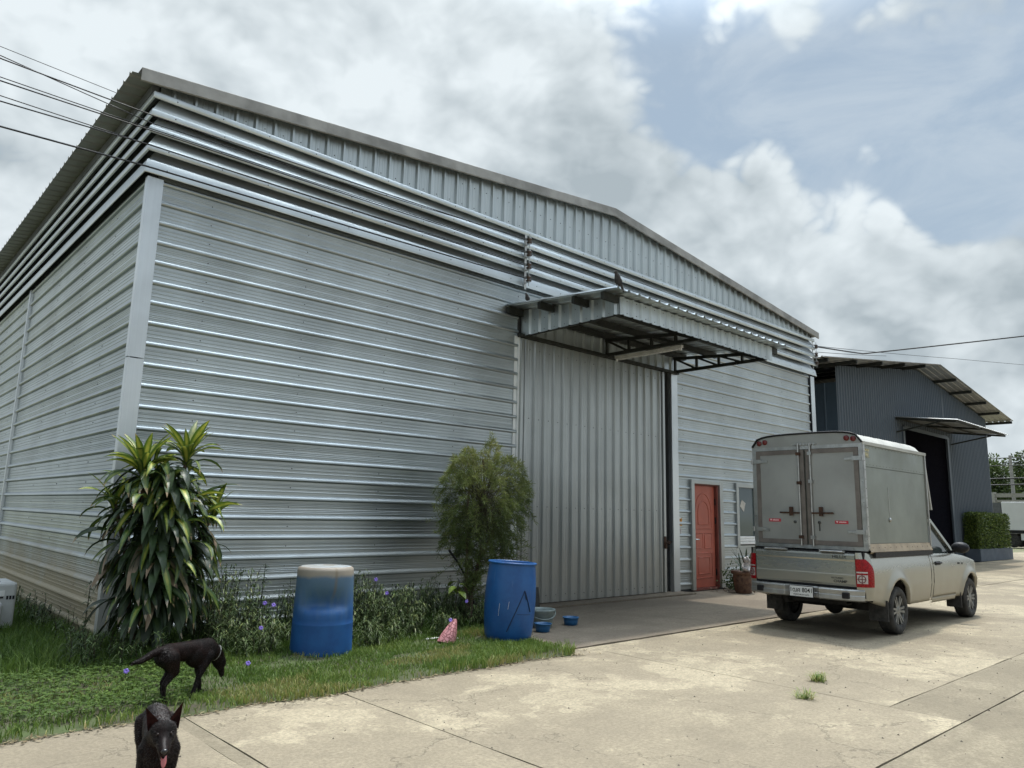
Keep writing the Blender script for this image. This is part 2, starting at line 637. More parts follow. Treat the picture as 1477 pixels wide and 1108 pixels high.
def slab(x0, x1, y0, y1, mat, z=0.0, rag=0.0):
    """slab with slightly ragged edges so that the joint is not a ruled line"""
    mb = MB()
    pts = []

    def edge(ax, ay, bx, by):
        L = math.hypot(bx-ax, by-ay)
        n = max(1, int(L/0.25)) if rag else 1
        n = min(n, 60)
        for k in range(n):
            t = k/n
            x, y = ax+(bx-ax)*t, ay+(by-ay)*t
            j = (mnoise.noise(Vector((x*2.1, y*2.1, 1.3)))*rag if 0 < k else 0)
            nx, ny = (by-ay)/L, -(bx-ax)/L
            pts.append((x-nx*abs(j), y-ny*abs(j)))
    edge(x0, y0, x1, y0)
    edge(x1, y0, x1, y1)
    edge(x1, y1, x0, y1)
    edge(x0, y1, x0, y0)
    mb.prism(pts, lambda u, v, t: (u, v, t), z-0.10, z)
    return mb.build('slab', mat, yard)


# strip along the shed, the apron in front of the tall door
slab(3.6, 9.9, -3.09, -0.42, C_APRON, 0.004, 0.05)
slab(9.904, 17.3, -3.09, -0.10, C_APRON, 0.0, 0.05)
slab(17.32, 33, -3.10, 0.5, C_LIGHT, 0.0, 0.01)
slab(33.02, 60, -3.10, 2.9, C_LIGHT, 0.0, 0.01)
# middle row
for a, bb in ((-30, -14.02), (-14, -7.02), (-7.0, -0.355), (-0.245, 1.005), (1.012, 4.307)):
    slab(a, bb, -6.994, -3.125, C_LIGHT, 0.0, 0.014)
for a, bb in ((4.312, 11.99), (12.0, 19.99), (20, 30), (30.02, 60)):
    slab(a, bb, -6.444, -3.125, C_LIGHT, 0.0, 0.014)
    slab(a, bb, -6.994, -6.446, C_DARK, -0.001, 0.004)
for a, bb in ((-30, -14.02), (-14, -7.02), (-7.0, -0.31), (-0.3, 6.0), (6.012, 13), (13.01, 20), (20.02, 60)):
    slab(a, bb, -11.2, -7.006, C_DARK, 0.0, 0.012)
    slab(a, bb, -30, -11.22, C_DARK, 0.0, 0.0)
# wide grey filled joint by the dogs
mb = MB()
mb.box(-0.352, -0.248, -6.99, -3.13, -0.06, -0.004)
mb.build('joint_filler', C_DARK, yard)

# lawn -----------------------------------------------------------------
LAWN_X1 = 4.02


def lawn_front(x):
    e = -3.30 - 0.035*math.sin(x*1.7) + 0.07*mnoise.noise(Vector((x*1.6, 0.3, 0))) + 0.03*mnoise.noise(Vector((x*7, 2.3, 0)))
    if x > 2.2:
        e -= 0.10*(x-2.2)/1.8
    return e


def lawn_right(y):
    # the right end: rounded, running back to the blue drum and the apron
    if y < -2.75:
        return 4.02 + 0.12*mnoise.noise(Vector((y*5, 7.1, 0))) - 0.25*max(0, (-3.15-y)/0.3)**2
    return 4.02 + (y+2.75)*0.16 + 0.10*mnoise.noise(Vector((y*4, 7.1, 0)))


def lawn_z(x, y):
    return 0.022 + 0.03*mnoise.noise(Vector((x*0.9, y*0.9, 3.0)))+0.010*mnoise.noise(Vector((x*4, y*4, 5.0)))


mb = MB()
rows = []
NX, NY = 90, 40
for i in range(NX+1):
    x = -9 + (LAWN_X1+9)*i/NX
    y0 = lawn_front(x)
    y1 = 0.02 if x > -0.05 else 12.0
    row = []
    for j in range(NY+1):
        t = j/NY
        y = y0+(y1-y0)*t
        xx = min(x, lawn_right(y)) if x > 3 else x
        row.append((xx, y, max(0.008, lawn_z(xx, y)) if 0 < j else 0.002))
    rows.append(row)
mb.grid(rows)
lawn = struct(mb.build('lawn', M_SOIL))

# ------------------------------------------------------------------ warehouse
W, DEP = 17.0, 24.0
PITCHZ, FIRSTZ = 0.246, 0.153
SLOPE = 0.1075
APX = 8.5


def rake(x):
    return 6.60 + (APX+0.25-abs(x-APX))*SLOPE      # top of the flashing


shed = thing('metal_warehouse', 'large silver warehouse clad in ribbed metal sheet with a low gable', 'warehouse', (8.5, 0, 0))

# front wall: frame behind, sheets in front
mb = MB()
Y0, Y1 = 0.035, 0.09
for x0, x1, z0, z1 in ((0.03, 6.2, 0, 6.4), (6.2, 10.42, 4.5, 6.4), (10.42, 11.2, 0, 6.4), (11.2, 12.2, 2.24, 6.4), (12.2, 12.98, 0, 6.4),
                       (12.98, 14.6, 0, 0.93), (12.98, 14.6, 2.25, 6.4), (14.6, 16.97, 0, 6.4)):
    mb.box(x0, x1, Y0, Y1, z0, z1)
mb.prism([(0.03, 6.4), (16.97, 6.4), (16.97, rake(16.97)-0.1), (APX, rake(APX)-0.1), (0.03, rake(0.03)-0.1)], lambda u, v, t: (u, t, v), Y0, Y1)
front = mb.build('front_wall', M_INNER, shed)
kw = dict(pitch=PITCHZ, first=FIRSTZ, roll=True)
ex, ez, eyn = (1, 0, 0), (0, 0, 1), (0, -1, 0)
sheets('wall_sheet', Z_FRONT, front, (0, 0, 0), ez, ex, eyn, 0.05, 5.40, 0.08, 6.02, **kw)
sheets('wall_sheet', Z_FRONT, front, (0, 0, 0), ez, ex, eyn, 2.29, 5.40, 10.63, 16.78, **kw)
sheets('wall_sheet', Z_FRONT, front, (0, 0, 0), ez, ex, eyn, 4.99, 5.40, 6.025, 10.625, per=20, **kw)
sheets('wall_sheet', Z_FRONT, front, (0, 0, 0), ez, ex, eyn, 0.05, 2.286, 10.63, 11.12, per=20, **kw)
sheets('wall_sheet', Z_FRONT, front, (0, 0, 0), ez, ex, eyn, 0.05, 2.286, 12.31, 12.90, per=20, **kw)
sheets('wall_sheet', Z_FRONT, front, (0, 0, 0), ez, ex, eyn, 0.05, 0.90, 12.905, 14.67, per=20, **kw)
sheets('wall_sheet', Z_FRONT, front, (0, 0, 0), ez, ex, eyn, 0.05, 2.286, 14.675, 16.78, per=20, **kw)

# gable sheets
sheets('gable_sheet', Z_VERT, front, (0, 0, 0), ex, ez, eyn, -0.02, 17.02, lambda s: 6.425, lambda s: rake(s)-0.09, pitch=0.2605, first=0.155, flutes=2, h=0.042, bw=0.066, tw=0.026)
# front louvre blades
LIPS = (6.325, 6.095, 5.88, 5.65)


def blade_prof(zb, rise):
    return [(-0.03, zb+0.08+rise), (0.006, zb+0.08+rise*0.74), (0.034, zb+0.08+rise*0.46), (0.062, zb+0.08+rise*0.20), (0.086, zb+0.084),
            (0.094, zb+0.074), (0.094, zb+0.004), (0.088, zb), (0.070, zb+0.004)]


FLASH5 = [(-0.02, 5.70), (0.0, 5.645), (0.035, 5.575), (0.072, 5.545), (0.082, 5.53), (0.105, 5.375), (0.103, 5.366), (0.092, 5.368), (0.088, 5.376), (0.080, 5.40)]
for zb, rise in list(zip(LIPS, (0.06, 0.215, 0.195, 0.21)))+[(None, 0)]:
    prof = blade_prof(zb, rise) if zb else FLASH5
    nm = 'louver_blade' if zb else 'wall_flashing'
    mb = MB()
    nseg = 24
    rows = []
    for d, z in prof:
        row = []
        for k in range(nseg+1):
            x = -d + (17.0+2*d)*k/nseg
            w = 0.0035*mnoise.noise(Vector((x*0.55, z*7, 0.2))) if 0 < k < nseg else 0
            row.append((x, -d+w, z+w*0.8))
        rows.append(row)
    mb.grid(rows, smooth=True)
    mb.build(nm, Z_BRIGHT, front)
    mb = MB()
    rows = [[(-d, -d, z), (-d, 6.0, z), (-d, 12, z), (-d, 18, z), (-d, DEP, z)] for d, z in prof]
    mb.grid(rows, smooth=True)
    mb.build(nm, Z_BRIGHTY, shed)

# screws on the front
mb = MB()
xs = [0.75+1.32*k for k in range(5)]
zs = [FIRSTZ+PITCHZ*k-0.11 for k in range(1, 22)]
screw_dots(mb, [(x+0.01*random.uniform(-1, 1), -0.0, z) for x in xs for z in zs if z < 5.3], (0, -1, 0))
screw_dots(mb, [(x, 0, z) for x in (10.9, 12.5, 13.9, 15.3, 16.6) for z in zs if 2.3 < z < 5.3], (0, -1, 0))
for z in [r+0.04 for r in LIPS]+[5.45]:
    screw_dots(mb, [(0.15+0.62*k+random.uniform(-.04, .04), -0.0955, z) for k in range(28)], (0, -1, 0), 0.008)
gr = [0.155+0.2605*k for k in range(65)]
screw_dots(mb, [(x+0.13, 0, 6.50) for x in gr if rake(x)-0.2 > 6.5], (0, -1, 0))
screw_dots(mb, [(x+0.13, 0, 6.85) for x in gr if rake(x)-0.2 > 6.9], (0, -1, 0))
stuff(mb.build('screws', M_SCREW, front))
# dark rib ends where the gable sheets stand on the flashing
mb = MB()
for x in gr:
    mb.box(x-0.032, x+0.032, -0.036, 0.0, 6.40, 6.424)
stuff(mb.build('rib_closures', M_BLACK, front))

# corner posts in two lengths each
for (x0, x1, xin, side) in ((-0.045, 0.135, 0, 1), (16.84, 17.045, 17, -1)):
    for z0, z1, e in ((0.0, 3.15, 0.0), (3.162, 5.345, 0.003)):
        mb = MB()
        if side == 1:
            poly = [(x0-e, 0.045), (x0-e, -0.05-e), (x1, -0.05-e), (x1, -0.034), (x0+0.02, -0.034), (x0+0.02, 0.045)]
        else:
            poly = [(x0, -0.034), (x0, -0.05-e), (x1+e, -0.05-e), (x1+e, 0.15), (x1-0.02, 0.15), (x1-0.02, -0.034)]
        mb.prism(poly[::-1], lambda u, v, t: (u, v, t), z0, z1)
        mb.build('corner_trim', Z_TRIM, shed, bevel=0.006)

# left wall
mb = MB()
mb.box(0.035, 0.09, 0.1, DEP, 0, 6.45)
lw = mb.build('left_wall', M_INNER, shed)
bays = ((0.02, 6.60), (6.80, 13.2), (13.4, 18.6), (18.8, DEP))
for y0, y1 in bays:
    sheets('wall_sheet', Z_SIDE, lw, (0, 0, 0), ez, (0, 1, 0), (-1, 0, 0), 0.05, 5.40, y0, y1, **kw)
for y in (6.60, 13.2, 18.6):
    mb = MB()
    mb.prism([(0.0, y), (-0.012, y), (-0.012, y+0.05), (-0.045, y+0.055), (-0.045, y+0.145), (-0.012, y+0.15), (-0.012, y+0.20), (0, y+0.20)],
             lambda u, v, t: (u, v, t), 0.05, 5.36)
    mb.build('joint_trim', Z_TRIM, lw)
mb = MB()
screw_dots(mb, [(0, 1.3+1.55*k, z) for k in range(10) for z in zs if z < 5.3 and k != 3], (-1, 0, 0))
stuff(mb.build('screws', M_SCREW, lw))
mb = MB()
mb.box(-0.05, 0.12, -0.03, DEP, -0.05, 0.045)
mb.box(0.12, 6.15, -0.04, 0.12, -0.05, 0.045)
mb.build('footing', C_APRON, shed)
# right and back walls, never seen squarely: sheets with upright ribs
mb = MB()
sheet(mb, (17.0, 0.15, 0), (0, 1, 0), ez, ex, rib_profile(0, DEP-0.15, [0.2+0.25*k for k in range(95)], flutes=0), 0, 6.5)
mb.build('right_wall', Z_VERT, shed)
mb = MB()
sheet(mb, (0, DEP, 0), ex, ez, (0, 1, 0), rib_profile(0, 17, [0.2+0.25*k for k in range(67)], flutes=0), 0, lambda s: rake(s)-0.1)
mb.build('back_wall', Z_VERT, shed)

# roof
mb = MB()
mb.box(-0.10, 0.0, 0.0, DEP, 6.405, 6.53)
mb.box(17.0, 17.1, 0.0, DEP, 6.405, 6.53)
mb.box(APX-0.04, APX+0.04, 0.1, DEP, rake(APX)-0.24, rake(APX)-0.13)
roof = mb.build('roof', M_INNER, shed)
for side in (0, 1):
    L = Vector((1, 0, SLOPE)).normalized() if side == 0 else Vector((-1, 0, SLOPE)).normalized()
    Nn = Vector((-SLOPE, 0, 1)).normalized() if side == 0 else Vector((SLOPE, 0, 1)).normalized()
    x0 = -0.36 if side == 0 else 17.36
    P0 = (x0, 0, rake(-0.36)-0.06)
    ln = (APX+0.36)/L.x if side == 0 else (17.36-APX)/abs(L.x)
    sheets('roof_sheet', Z_ROOF, roof, P0, (0, 1, 0), L, Nn, -0.115, DEP+0.1, 0, ln, pitch=0.25, first=-0.02, flutes=0, h=0.034)
# rake flashing in lengths
k = 0
for side in (0, 1):
    a = -0.26
    while a < APX-0.01:
        b2 = min(a+2.42, APX)
        if APX-b2 < 0.6:
            b2 = APX
        e = 0.002*(k % 2)
        xa, xb = (a, b2) if side == 0 else (17-a, 17-b2)
        x0, x1 = min(xa, xb), max(xa, xb)
        mb = MB()
        f = lambda x, dz: rake(x)+dz
        prof = [(0.20, 0.010), (-0.150-e, 0.010), (-0.152-e, 0.004), (-0.152-e, -0.150), (-0.128, -0.158), (-0.128, -0.145), (-0.138, -0.14), (-0.138, -0.006), (0.20, -0.002)]
        mb.grid([[(x0-0.006, y, f(x0, dz)), (x1, y, f(x1, dz))] for y, dz in prof+[prof[0]]], smooth=False)
        mb.build('rake_flashing', Z_RAKE, shed)
        a = b2
        k += 1

# tall sliding door -------------------------------------------------------
mb = MB()
mb.box(6.06, 10.11, -0.050, -0.015, 0.04, 4.47)
mb.box(6.06, 6.12, -0.085, -0.051, 0.045, 4.46)
mb.box(10.06, 10.125, -0.096, -0.051, 0.045, 4.46)
sd = mb.build('sliding_door', Z_DOOR, shed)
dr = sheets('door_sheet', Z_DOOR, sd, (0, -0.053, 0), ex, ez, eyn, 6.125, 10.055, 0.05, 4.46, pitch=0.2385, first=6.40-0.2385, per=3, h=0.038, bw=0.058, tw=0.024, flutes=2)
mb = MB()
for z in (0.16, 1.62, 3.1, 4.3):
    screw_dots(mb, [(x+0.12, -0.053, z+0.004*random.uniform(-1, 1)) for x in dr[:-1]], (0, -1, 0))
stuff(mb.build('screws', M_SCREW, sd))
mb = MB()
mb.box(6.0, 10.62, -0.125, -0.035, 4.475, 4.53)
mb.build('door_track', M_TRUSS, shed)
mb = MB()
mb.box(6.024, 6.058, -0.044, -0.012, 0.05, 4.5)
mb.box(5.955, 6.02, -0.016, -0.0055, 0.05, 4.5)
mb.build('jamb_trim', M('bright_strip', (0.75, 0.77, 0.77), 0.5, 0.2, 0.05), shed)
mb = MB()
mb.box(10.425, 10.64, -0.058, -0.033, 0.03, 4.5)
mb.box(10.425, 10.45, -0.033, 0.20, 0.03, 4.5)
mb.build('jamb_trim', Z_TRIM, shed, bevel=0.004)
mb = MB()
mb.box(10.10, 10.36, 0.10, 0.16, 0.03, 4.5)
mb.build('gap_shade_strip', M('gap_shade_navy', (0.012, 0.018, 0.028), 0.6), shed)  # dark strip standing in for the shade inside the door gap
mb = MB()
mb.box(6.15, 10.64, -0.42, 0.30, -0.05, 0.030)
mb.build('door_sill', C_APRON, shed)
mb = MB()
sheet(mb, (0, -0.02, 0), ex, ez, eyn, rib_profile(6.1, 10.63, [6.2+0.25*k for k in range(18)], flutes=0), 4.53, 5.02)
mb.build('lintel_panel', Z_VERT, shed)

# canopy ----------------------------------------------------------------
mb = MB()
cz = lambda y: 4.975 + y*0.082
mb.box(5.74, 10.95, -0.09, -0.03, cz(-0.06)-0.125, cz(-0.06)-0.012)
can = mb.build('canopy', M_TRUSS, shed)
for y in (-0.80, -1.55, -2.14):
    mb = MB()
    mb.box(5.74, 10.95, y-0.03, y+0.03, cz(y)-0.125, cz(y)-0.012)
    mb.build('purlin', M_TRUSS, can)
Lc = Vector((0, -1, -0.082)).normalized()
sheets('canopy_sheet', Z_VERT, can, (0, 0.0, 4.975), ex, Lc, (0, 0.082, 1), 5.70, 11.0, 0.005, 2.44, pitch=0.25, first=5.76, flutes=0, h=0.036)
sheets('fascia_sheet', Z_VERT, can, (0, -2.18, 0), ex, ez, eyn, 6.10, 10.72, 4.50, cz(-2.2)-0.016, pitch=0.232, first=6.16, flutes=0)
sheets('fascia_sheet', Z_VERT, can, (6.085, 0, 0), (0, 1, 0), ez, (-1, 0, 0), -2.18, -0.03, 4.50, lambda s: cz(s)-0.016, pitch=0.232, first=-2.10, flutes=0)
for x in (6.14, 8.32, 10.55):
    mb = MB()
    zt = lambda y: cz(y)-0.155
    zb_ = 4.53
    mb.bar((x, -0.04, zb_), (x, -2.15, zb_), 0.05, 0.06)
    mb.bar((x, -0.04, zt(0)), (x, -2.15, zt(-2.15)), 0.05, 0.06)
    ys = [-0.07, -0.60, -1.12, -1.64, -2.12]
    for i, y in enumerate(ys):
        mb.bar((x, y, zb_), (x, y, zt(y)), 0.045, 0.045)
        if i < 4:
            mb.bar((x+0.002, y, zt(y)), (x+0.002, ys[i+1], zb_), 0.038, 0.04)
    mb.build('truss', M_TRUSS, can)
mb = MB()
screw_dots(mb, [(6.16+0.116+0.232*k, -2.18, z) for k in range(19) for z in (4.545, 4.74)], (0, -1, 0), 0.008)
screw_dots(mb, [(6.085, -2.1+0.116+0.232*k, z) for k in range(9) for z in (4.545, 4.74)], (-1, 0, 0), 0.008)
stuff(mb.build('screws', M_SCREW, can))

# red door ---------------------------------------------------------------
M_RED = M('red_painted_steel', (0.40, 0.095, 0.058), 0.42, 0, 0.10, 2.0, 0.05, 60)
M_REDD = M('dark_red_frame', (0.20, 0.06, 0.045), 0.5, 0, 0.15, 4)
mb = MB()
mb.box(11.235, 12.115, 0.050, 0.090, 0.05, 2.19)
rd = mb.build('entrance_door', M_RED, shed, bevel=0.006)


def moulding(pts, r=0.011):
    mb = MB()
    mb.tube([(x, 0.050, z) for x, z in pts], r, 6, True, flat=1.0)
    return mb.build('moulding', M_RED, rd)


def arch(x0, x1, z0, zs_, h, n=12):
    pts = [(x0, zs_), (x0, z0), (x1, z0), (x1, zs_)]
    cx, hw = (x0+x1)/2, (x1-x0)/2
    pts += [(cx+hw*math.cos(a), zs_+h*math.sin(a)) for a in [math.pi*k/n for k in range(1, n+1)]]
    return pts


moulding(arch(11.37, 11.98, 1.27, 1.62, 0.40))
moulding(arch(11.47, 11.88, 1.36, 1.60, 0.26))
moulding([(11.37, 0.86), (11.64, 0.86), (11.64, 1.17), (11.37, 1.17), (11.37, 0.86)])
moulding([(11.71, 0.86), (11.98, 0.86), (11.98, 1.17), (11.71, 1.17), (11.71, 0.86)])
moulding([(11.37, 0.24), (11.98, 0.24), (11.98, 0.76), (11.37, 0.76), (11.37, 0.24)])
moulding([(11.46, 0.33), (11.89, 0.33), (11.89, 0.67), (11.46, 0.67), (11.46, 0.33)])
mb = MB()
mb.box(11.255, 11.315, 0.030, 0.0495, 0.86, 1.17)
hb = mb.build('door_handle', M_BLACK, rd, bevel=0.004)
mb = MB()
mb.tube([(11.285, 0.045, 1.05), (11.285, -0.01, 1.05), (11.42, -0.012, 1.045)], 0.011, 8)
mb.build('lever', M('chrome', (0.6, 0.6, 0.6), 0.25, 1.0), hb)
for z in (0.35, 1.45, 1.85):
    mb = MB()
    mb.tube([(12.128, 0.038, z-0.07), (12.128, 0.038, z+0.07)], 0.014, 8)
    mb.build('hinge', M_BLACK, rd)
mb = MB()
mb.box(12.135, 12.185, -0.01, 0.10, 0.03, 2.215)
mb.box(11.205, 11.23, -0.01, 0.10, 0.03, 2.215)
mb.box(11.23, 12.135, -0.01, 0.10, 2.195, 2.215)
mb.box(11.23, 12.135, 0.00, 0.10, 0.0, 0.045)
mb.build('door_frame', M_REDD, shed)
mb = MB()
mb.box(11.09, 11.205, -0.062, 0.0, 0.02, 2.30)
mb.box(12.185, 12.32, -0.062, 0.0, 0.02, 2.30)
mb.box(11.205, 12.185, -0.060, 0.0, 2.218, 2.298)
mb.build('door_trim', Z_TRIMD, shed, bevel=0.005)

# window behind the pickup
mb = MB()
for a in ((12.9, 13.0, -0.05, 0.03, 0.86, 2.30), (14.58, 14.68, -0.05, 0.03, 0.86, 2.30), (13.0, 14.58, -0.048, 0.03, 2.21, 2.298), (13.76, 13.82, -0.02, 0.05, 1.11, 2.21)):
    mb.box(*a)
wn = mb.build('window', Z_TRIMD, shed, bevel=0.004)
mg, tg, bg_ = base_mat('dusty_glass')
bg_.inputs['Base Color'].default_value = (0.05, 0.07, 0.07, 1)
bg_.inputs['Roughness'].default_value = 0.12
bg_.inputs['Metallic'].default_value = 0.0
bg_.inputs['Specular IOR Level'].default_value = 0.8
for a in ((13.0, 13.76, 0.02, 0.026, 1.11, 2.21), (13.82, 14.58, 0.012, 0.018, 1.11, 2.21)):
    mb = MB()
    mb.box(*a)
    mb.build('pane', mg, wn)
mb = MB()
for k in range(3):
    mb.box(13.0, 14.58, -0.05+0.004*k, 0.03, 0.93+0.06*k, 0.985+0.06*k)
mb.build('sill', M_WHITE, wn, bevel=0.008)
mb = MB()
mb.prism([(13.14, 1.78), (13.30, 1.66), (13.38, 1.86), (13.22, 1.93)], lambda u, v, t: (u, t, v), 0.014, 0.018)
mb.build('paper_note', M('paper', (0.5, 0.47, 0.42), 0.8), wn)
# ------------------------------------------------------------------ dark building beyond
M_NAVY = cladding('slate_blue_sheet', (0.080, 0.10, 0.125), 'z', 0.5, streak=0.75, metal=0.25)
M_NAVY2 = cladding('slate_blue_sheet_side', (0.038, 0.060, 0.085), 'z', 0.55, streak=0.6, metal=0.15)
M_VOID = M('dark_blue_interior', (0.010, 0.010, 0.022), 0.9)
M_SHEETUP = cladding('bare_zinc_under', (0.33, 0.335, 0.32), 'x', 0.5, metal=0.5)
M_SHEETROOF = cladding('grey_roof_sheet', (0.42, 0.42, 0.41), 'x', 0.5)

shed2 = thing('dark_warehouse', 'dark slate blue gabled warehouse beyond the pickup', 'warehouse', (30, 1.2, 0))
BX0, BX1, BY = 21.3, 37.2, 1.2
RX0, RX1, RA, RY = 18.6, 38.2, 28.6, 0.30


def r2(x):
    if x < RA:
        return 6.25+(x-RX0)*(7.55-6.25)/(RA-RX0)
    return 6.32+(RX1-x)*(7.55-6.32)/(RX1-RA)


OX0, OX1, OZ = 26.75, 31.4, 4.95
ribs2 = [BX0+0.1+0.20*k for k in range(80)]
for x0, x1, z0 in ((BX0, OX0, 0.0), (OX0, OX1, OZ), (OX1, BX1, 0.0)):
    mb = MB()
    sheet(mb, (0, BY, 0), ex, ez, eyn, rib_profile(x0, x1, ribs2, h=0.035, bw=0.08, tw=0.03, flutes=0), z0, lambda s: r2(s)-0.12)
    mb.build('wall_panel', M_NAVY, shed2)
mb = MB()
sheet(mb, (BX0, BY, 0), (0, 1, 0), ez, (-1, 0, 0), rib_profile(0, 16, [0.4+0.6*k for k in range(26)], h=0.03, bw=0.08, tw=0.03, flutes=0), 0, 5.95)
mb.build('side_wall', M_NAVY2, shed2)
mb = MB()
mb.box(BX1-0.05, BX1, BY+0.03, BY+16, 0, 6.2)
mb.box(BX0, BX1, BY+15.9, BY+16, 0, 6.2)
mb.build('far_walls', M_NAVY2, shed2)
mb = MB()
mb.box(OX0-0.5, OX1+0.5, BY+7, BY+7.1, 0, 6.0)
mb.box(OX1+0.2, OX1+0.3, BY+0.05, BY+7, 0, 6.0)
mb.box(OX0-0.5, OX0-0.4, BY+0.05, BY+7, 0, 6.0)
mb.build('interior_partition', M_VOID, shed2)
mb = MB()
mb.box(OX1-0.02, OX1+0.16, BY-0.09, BY-0.036, 0, OZ+0.05)
mb.box(OX0-0.16, OX0+0.02, BY-0.09, BY-0.036, 0, OZ+0.05)
mb.box(OX0+0.02, OX1-0.02, BY-0.09, BY-0.036, OZ-0.03, OZ+0.10)
mb.build('door_frame', M_NAVY, shed2)
# roof with light underside and purlins
mb = MB()
for x in [RX0+0.3+2.05*k for k in range(5)]+[RA+1.9*k for k in range(1, 6)]:
    if x < RX1:
        mb.box(x-0.04, x+0.04, RY+0.05, BY+15, r2(x)-0.16, r2(x)-0.045)
rf2 = mb.build('roof', M_TRUSS, shed2)
for xa, xb in ((RX0, RA), (RX1, RA)):
    L = Vector((xb-xa, 0, r2(RA)-r2(xa)))
    ln = L.length
    L.normalize()
    Nn = Vector((-L.z, 0, abs(L.x))) if xb > xa else Vector((L.z, 0, abs(L.x)))
    sheets('roof_sheet', M_SHEETUP if xa > xb else M_SHEETROOF, rf2, (xa, RY, r2(xa)-0.02), (0, 1, 0), L, Nn, 0, 16.5, 0, ln, pitch=0.25, first=0.1, per=4, flutes=0, h=0.036)
# awning above the opening
mb = MB()
aw = lambda y: 5.29 + (y-BY)*0.125
mb.bar((26.1, BY-0.05, aw(BY)-0.05), (26.1, -0.8, aw(-0.8)-0.05), 0.06, 0.07)
mb.bar((32.0, BY-0.05, aw(BY)-0.05), (32.0, -0.8, aw(-0.8)-0.05), 0.06, 0.07)
mb.bar((29.0, BY-0.05, aw(BY)-0.05), (29.0, -0.8, aw(-0.8)-0.05), 0.06, 0.07)
for y in (-0.75, 0.2, 1.1):
    mb.bar((26.1, y, aw(y)-0.04), (32.05, y, aw(y)-0.04), 0.05, 0.05)
mb.bar((26.1, BY-0.04, 4.75), (26.1, -0.3, aw(-0.3)-0.08), 0.05, 0.05)
mb.bar((32.0, BY-0.04, 4.75), (32.0, -0.3, aw(-0.3)-0.08), 0.05, 0.05)
awn = mb.build('awning', M_TRUSS, shed2)
La = Vector((0, -1, -0.125)).normalized()
sheets('awning_sheet', M_SHEETROOF, awn, (0, BY-0.03, aw(BY)), ex, La, (0, 0.125, 1), 26.0, 32.15, 0, 2.06, pitch=0.25, first=26.1, per=3, flutes=0)

# planter with clipped hedge
M_PLANTER = M('blue_grey_render', (0.075, 0.092, 0.115), 0.8, 0, 0.15, 2, 0.2, 20)
mb = MB()
mb.box(32.4, 37.0, 0.52, 1.10, 0, 0.50)
tag(mb.build('planter', M_PLANTER, origin=(34.7, 0.8, 0), bevel=0.02), 'low blue grey concrete planter against the dark warehouse', 'planter')


def leaf_mat(name, cols, rough=0.5, trans=0.25):
    """foliage with per-leaf colour taken from a vertex attribute"""
    mt, t, b = base_mat(name)
    at = N(t, 'ShaderNodeAttribute')
    at.attribute_name = 'tint'
    n = len(cols)
    cr = N(t, 'ShaderNodeValToRGB')
    els = cr.color_ramp.elements
    while len(els) < n:
        els.new(0.5)
    for i, c in enumerate(cols):
        els[i].position = i/(n-1)
        els[i].color = (*c, 1)
    t.links.new(at.outputs['Fac'], cr.inputs[0])
    t.links.new(cr.outputs[0], b.inputs['Base Color'])
    b.inputs['Roughness'].default_value = rough
    b.inputs['Specular IOR Level'].default_value = 0.35
    if trans:
        tr = N(t, 'ShaderNodeBsdfTranslucent')
        t.links.new(cr.outputs[0], tr.inputs[0])
        ms = N(t, 'ShaderNodeMixShader')
        ms.inputs[0].default_value = trans
        t.links.new(b.outputs[0], ms.inputs[1])
        t.links.new(tr.outputs[0], ms.inputs[2])
        o = t.nodes['Material Output']
        t.links.new(ms.outputs[0], o.inputs[0])
    return mt


class Leaves:
    """gathers many small leaf faces in one mesh, with a tint per leaf"""

    def __init__(s):
        s.v, s.f, s.t = [], [], []

    def quad(s, p, d, n, L, w, tint, bend=0.0):
        d = Vector(d).normalized()
        x = d.cross(Vector(n))
        if x.length < 1e-4:
            x = d.cross(Vector((0.3, 0.2, 1)))
        x.normalize()
        nn = x.cross(d)
        b = len(s.v)
        p = Vector(p)
        m_ = p+d*L*0.45-nn*bend*0.25
        e = p+d*L-nn*bend
        s.v += [tuple(p), tuple(m_-x*w/2), tuple(e), tuple(m_+x*w/2)]
        s.f.append((b, b+1, b+2, b+3))
        s.t += [tint]*4

    def blade(s, p, q, r_, w, tint, side):
        b = len(s.v)
        x = Vector(side)*w
        p, q, r_ = Vector(p), Vector(q), Vector(r_)
        s.v += [tuple(p-x), tuple(p+x), tuple(q+x*0.75), tuple(q-x*0.75), tuple(r_)]
        s.f += [(b, b+1, b+2, b+3), (b+3, b+2, b+4)]
        s.t += [tint]*5

    def mesh(s, name, o=(0, 0, 0)):
        me = bpy.data.meshes.new(name)
        me.from_pydata([(a-o[0], b-o[1], c-o[2]) for a, b, c in s.v], [], s.f)
        at = me.attributes.new('tint', 'FLOAT', 'POINT')
        at.data.foreach_set('value', s.t)
        me.polygons.foreach_set('use_smooth', [True]*len(s.f))
        me.update()
        return me

    def build(s, name, mat, parent=None, origin=None):
        o = ORG.get(parent.name, Vector((0, 0, 0))) if parent is not None else (Vector(origin) if origin else Vector((0, 0, 0)))
        me = s.mesh(name, o)
        me.materials.append(mat)
        ob = bpy.data.objects.new(name, me)
        COL.objects.link(ob)
        if parent is not None:
            ob.parent = parent
        else:
            ob.location = o
        ORG[ob.name] = o
        return ob


rnd = random.uniform


def rdir():
    while True:
        v = Vector((rnd(-1, 1), rnd(-1, 1), rnd(-1, 1)))
        if 0.05 < v.length < 1:
            return v.normalized()


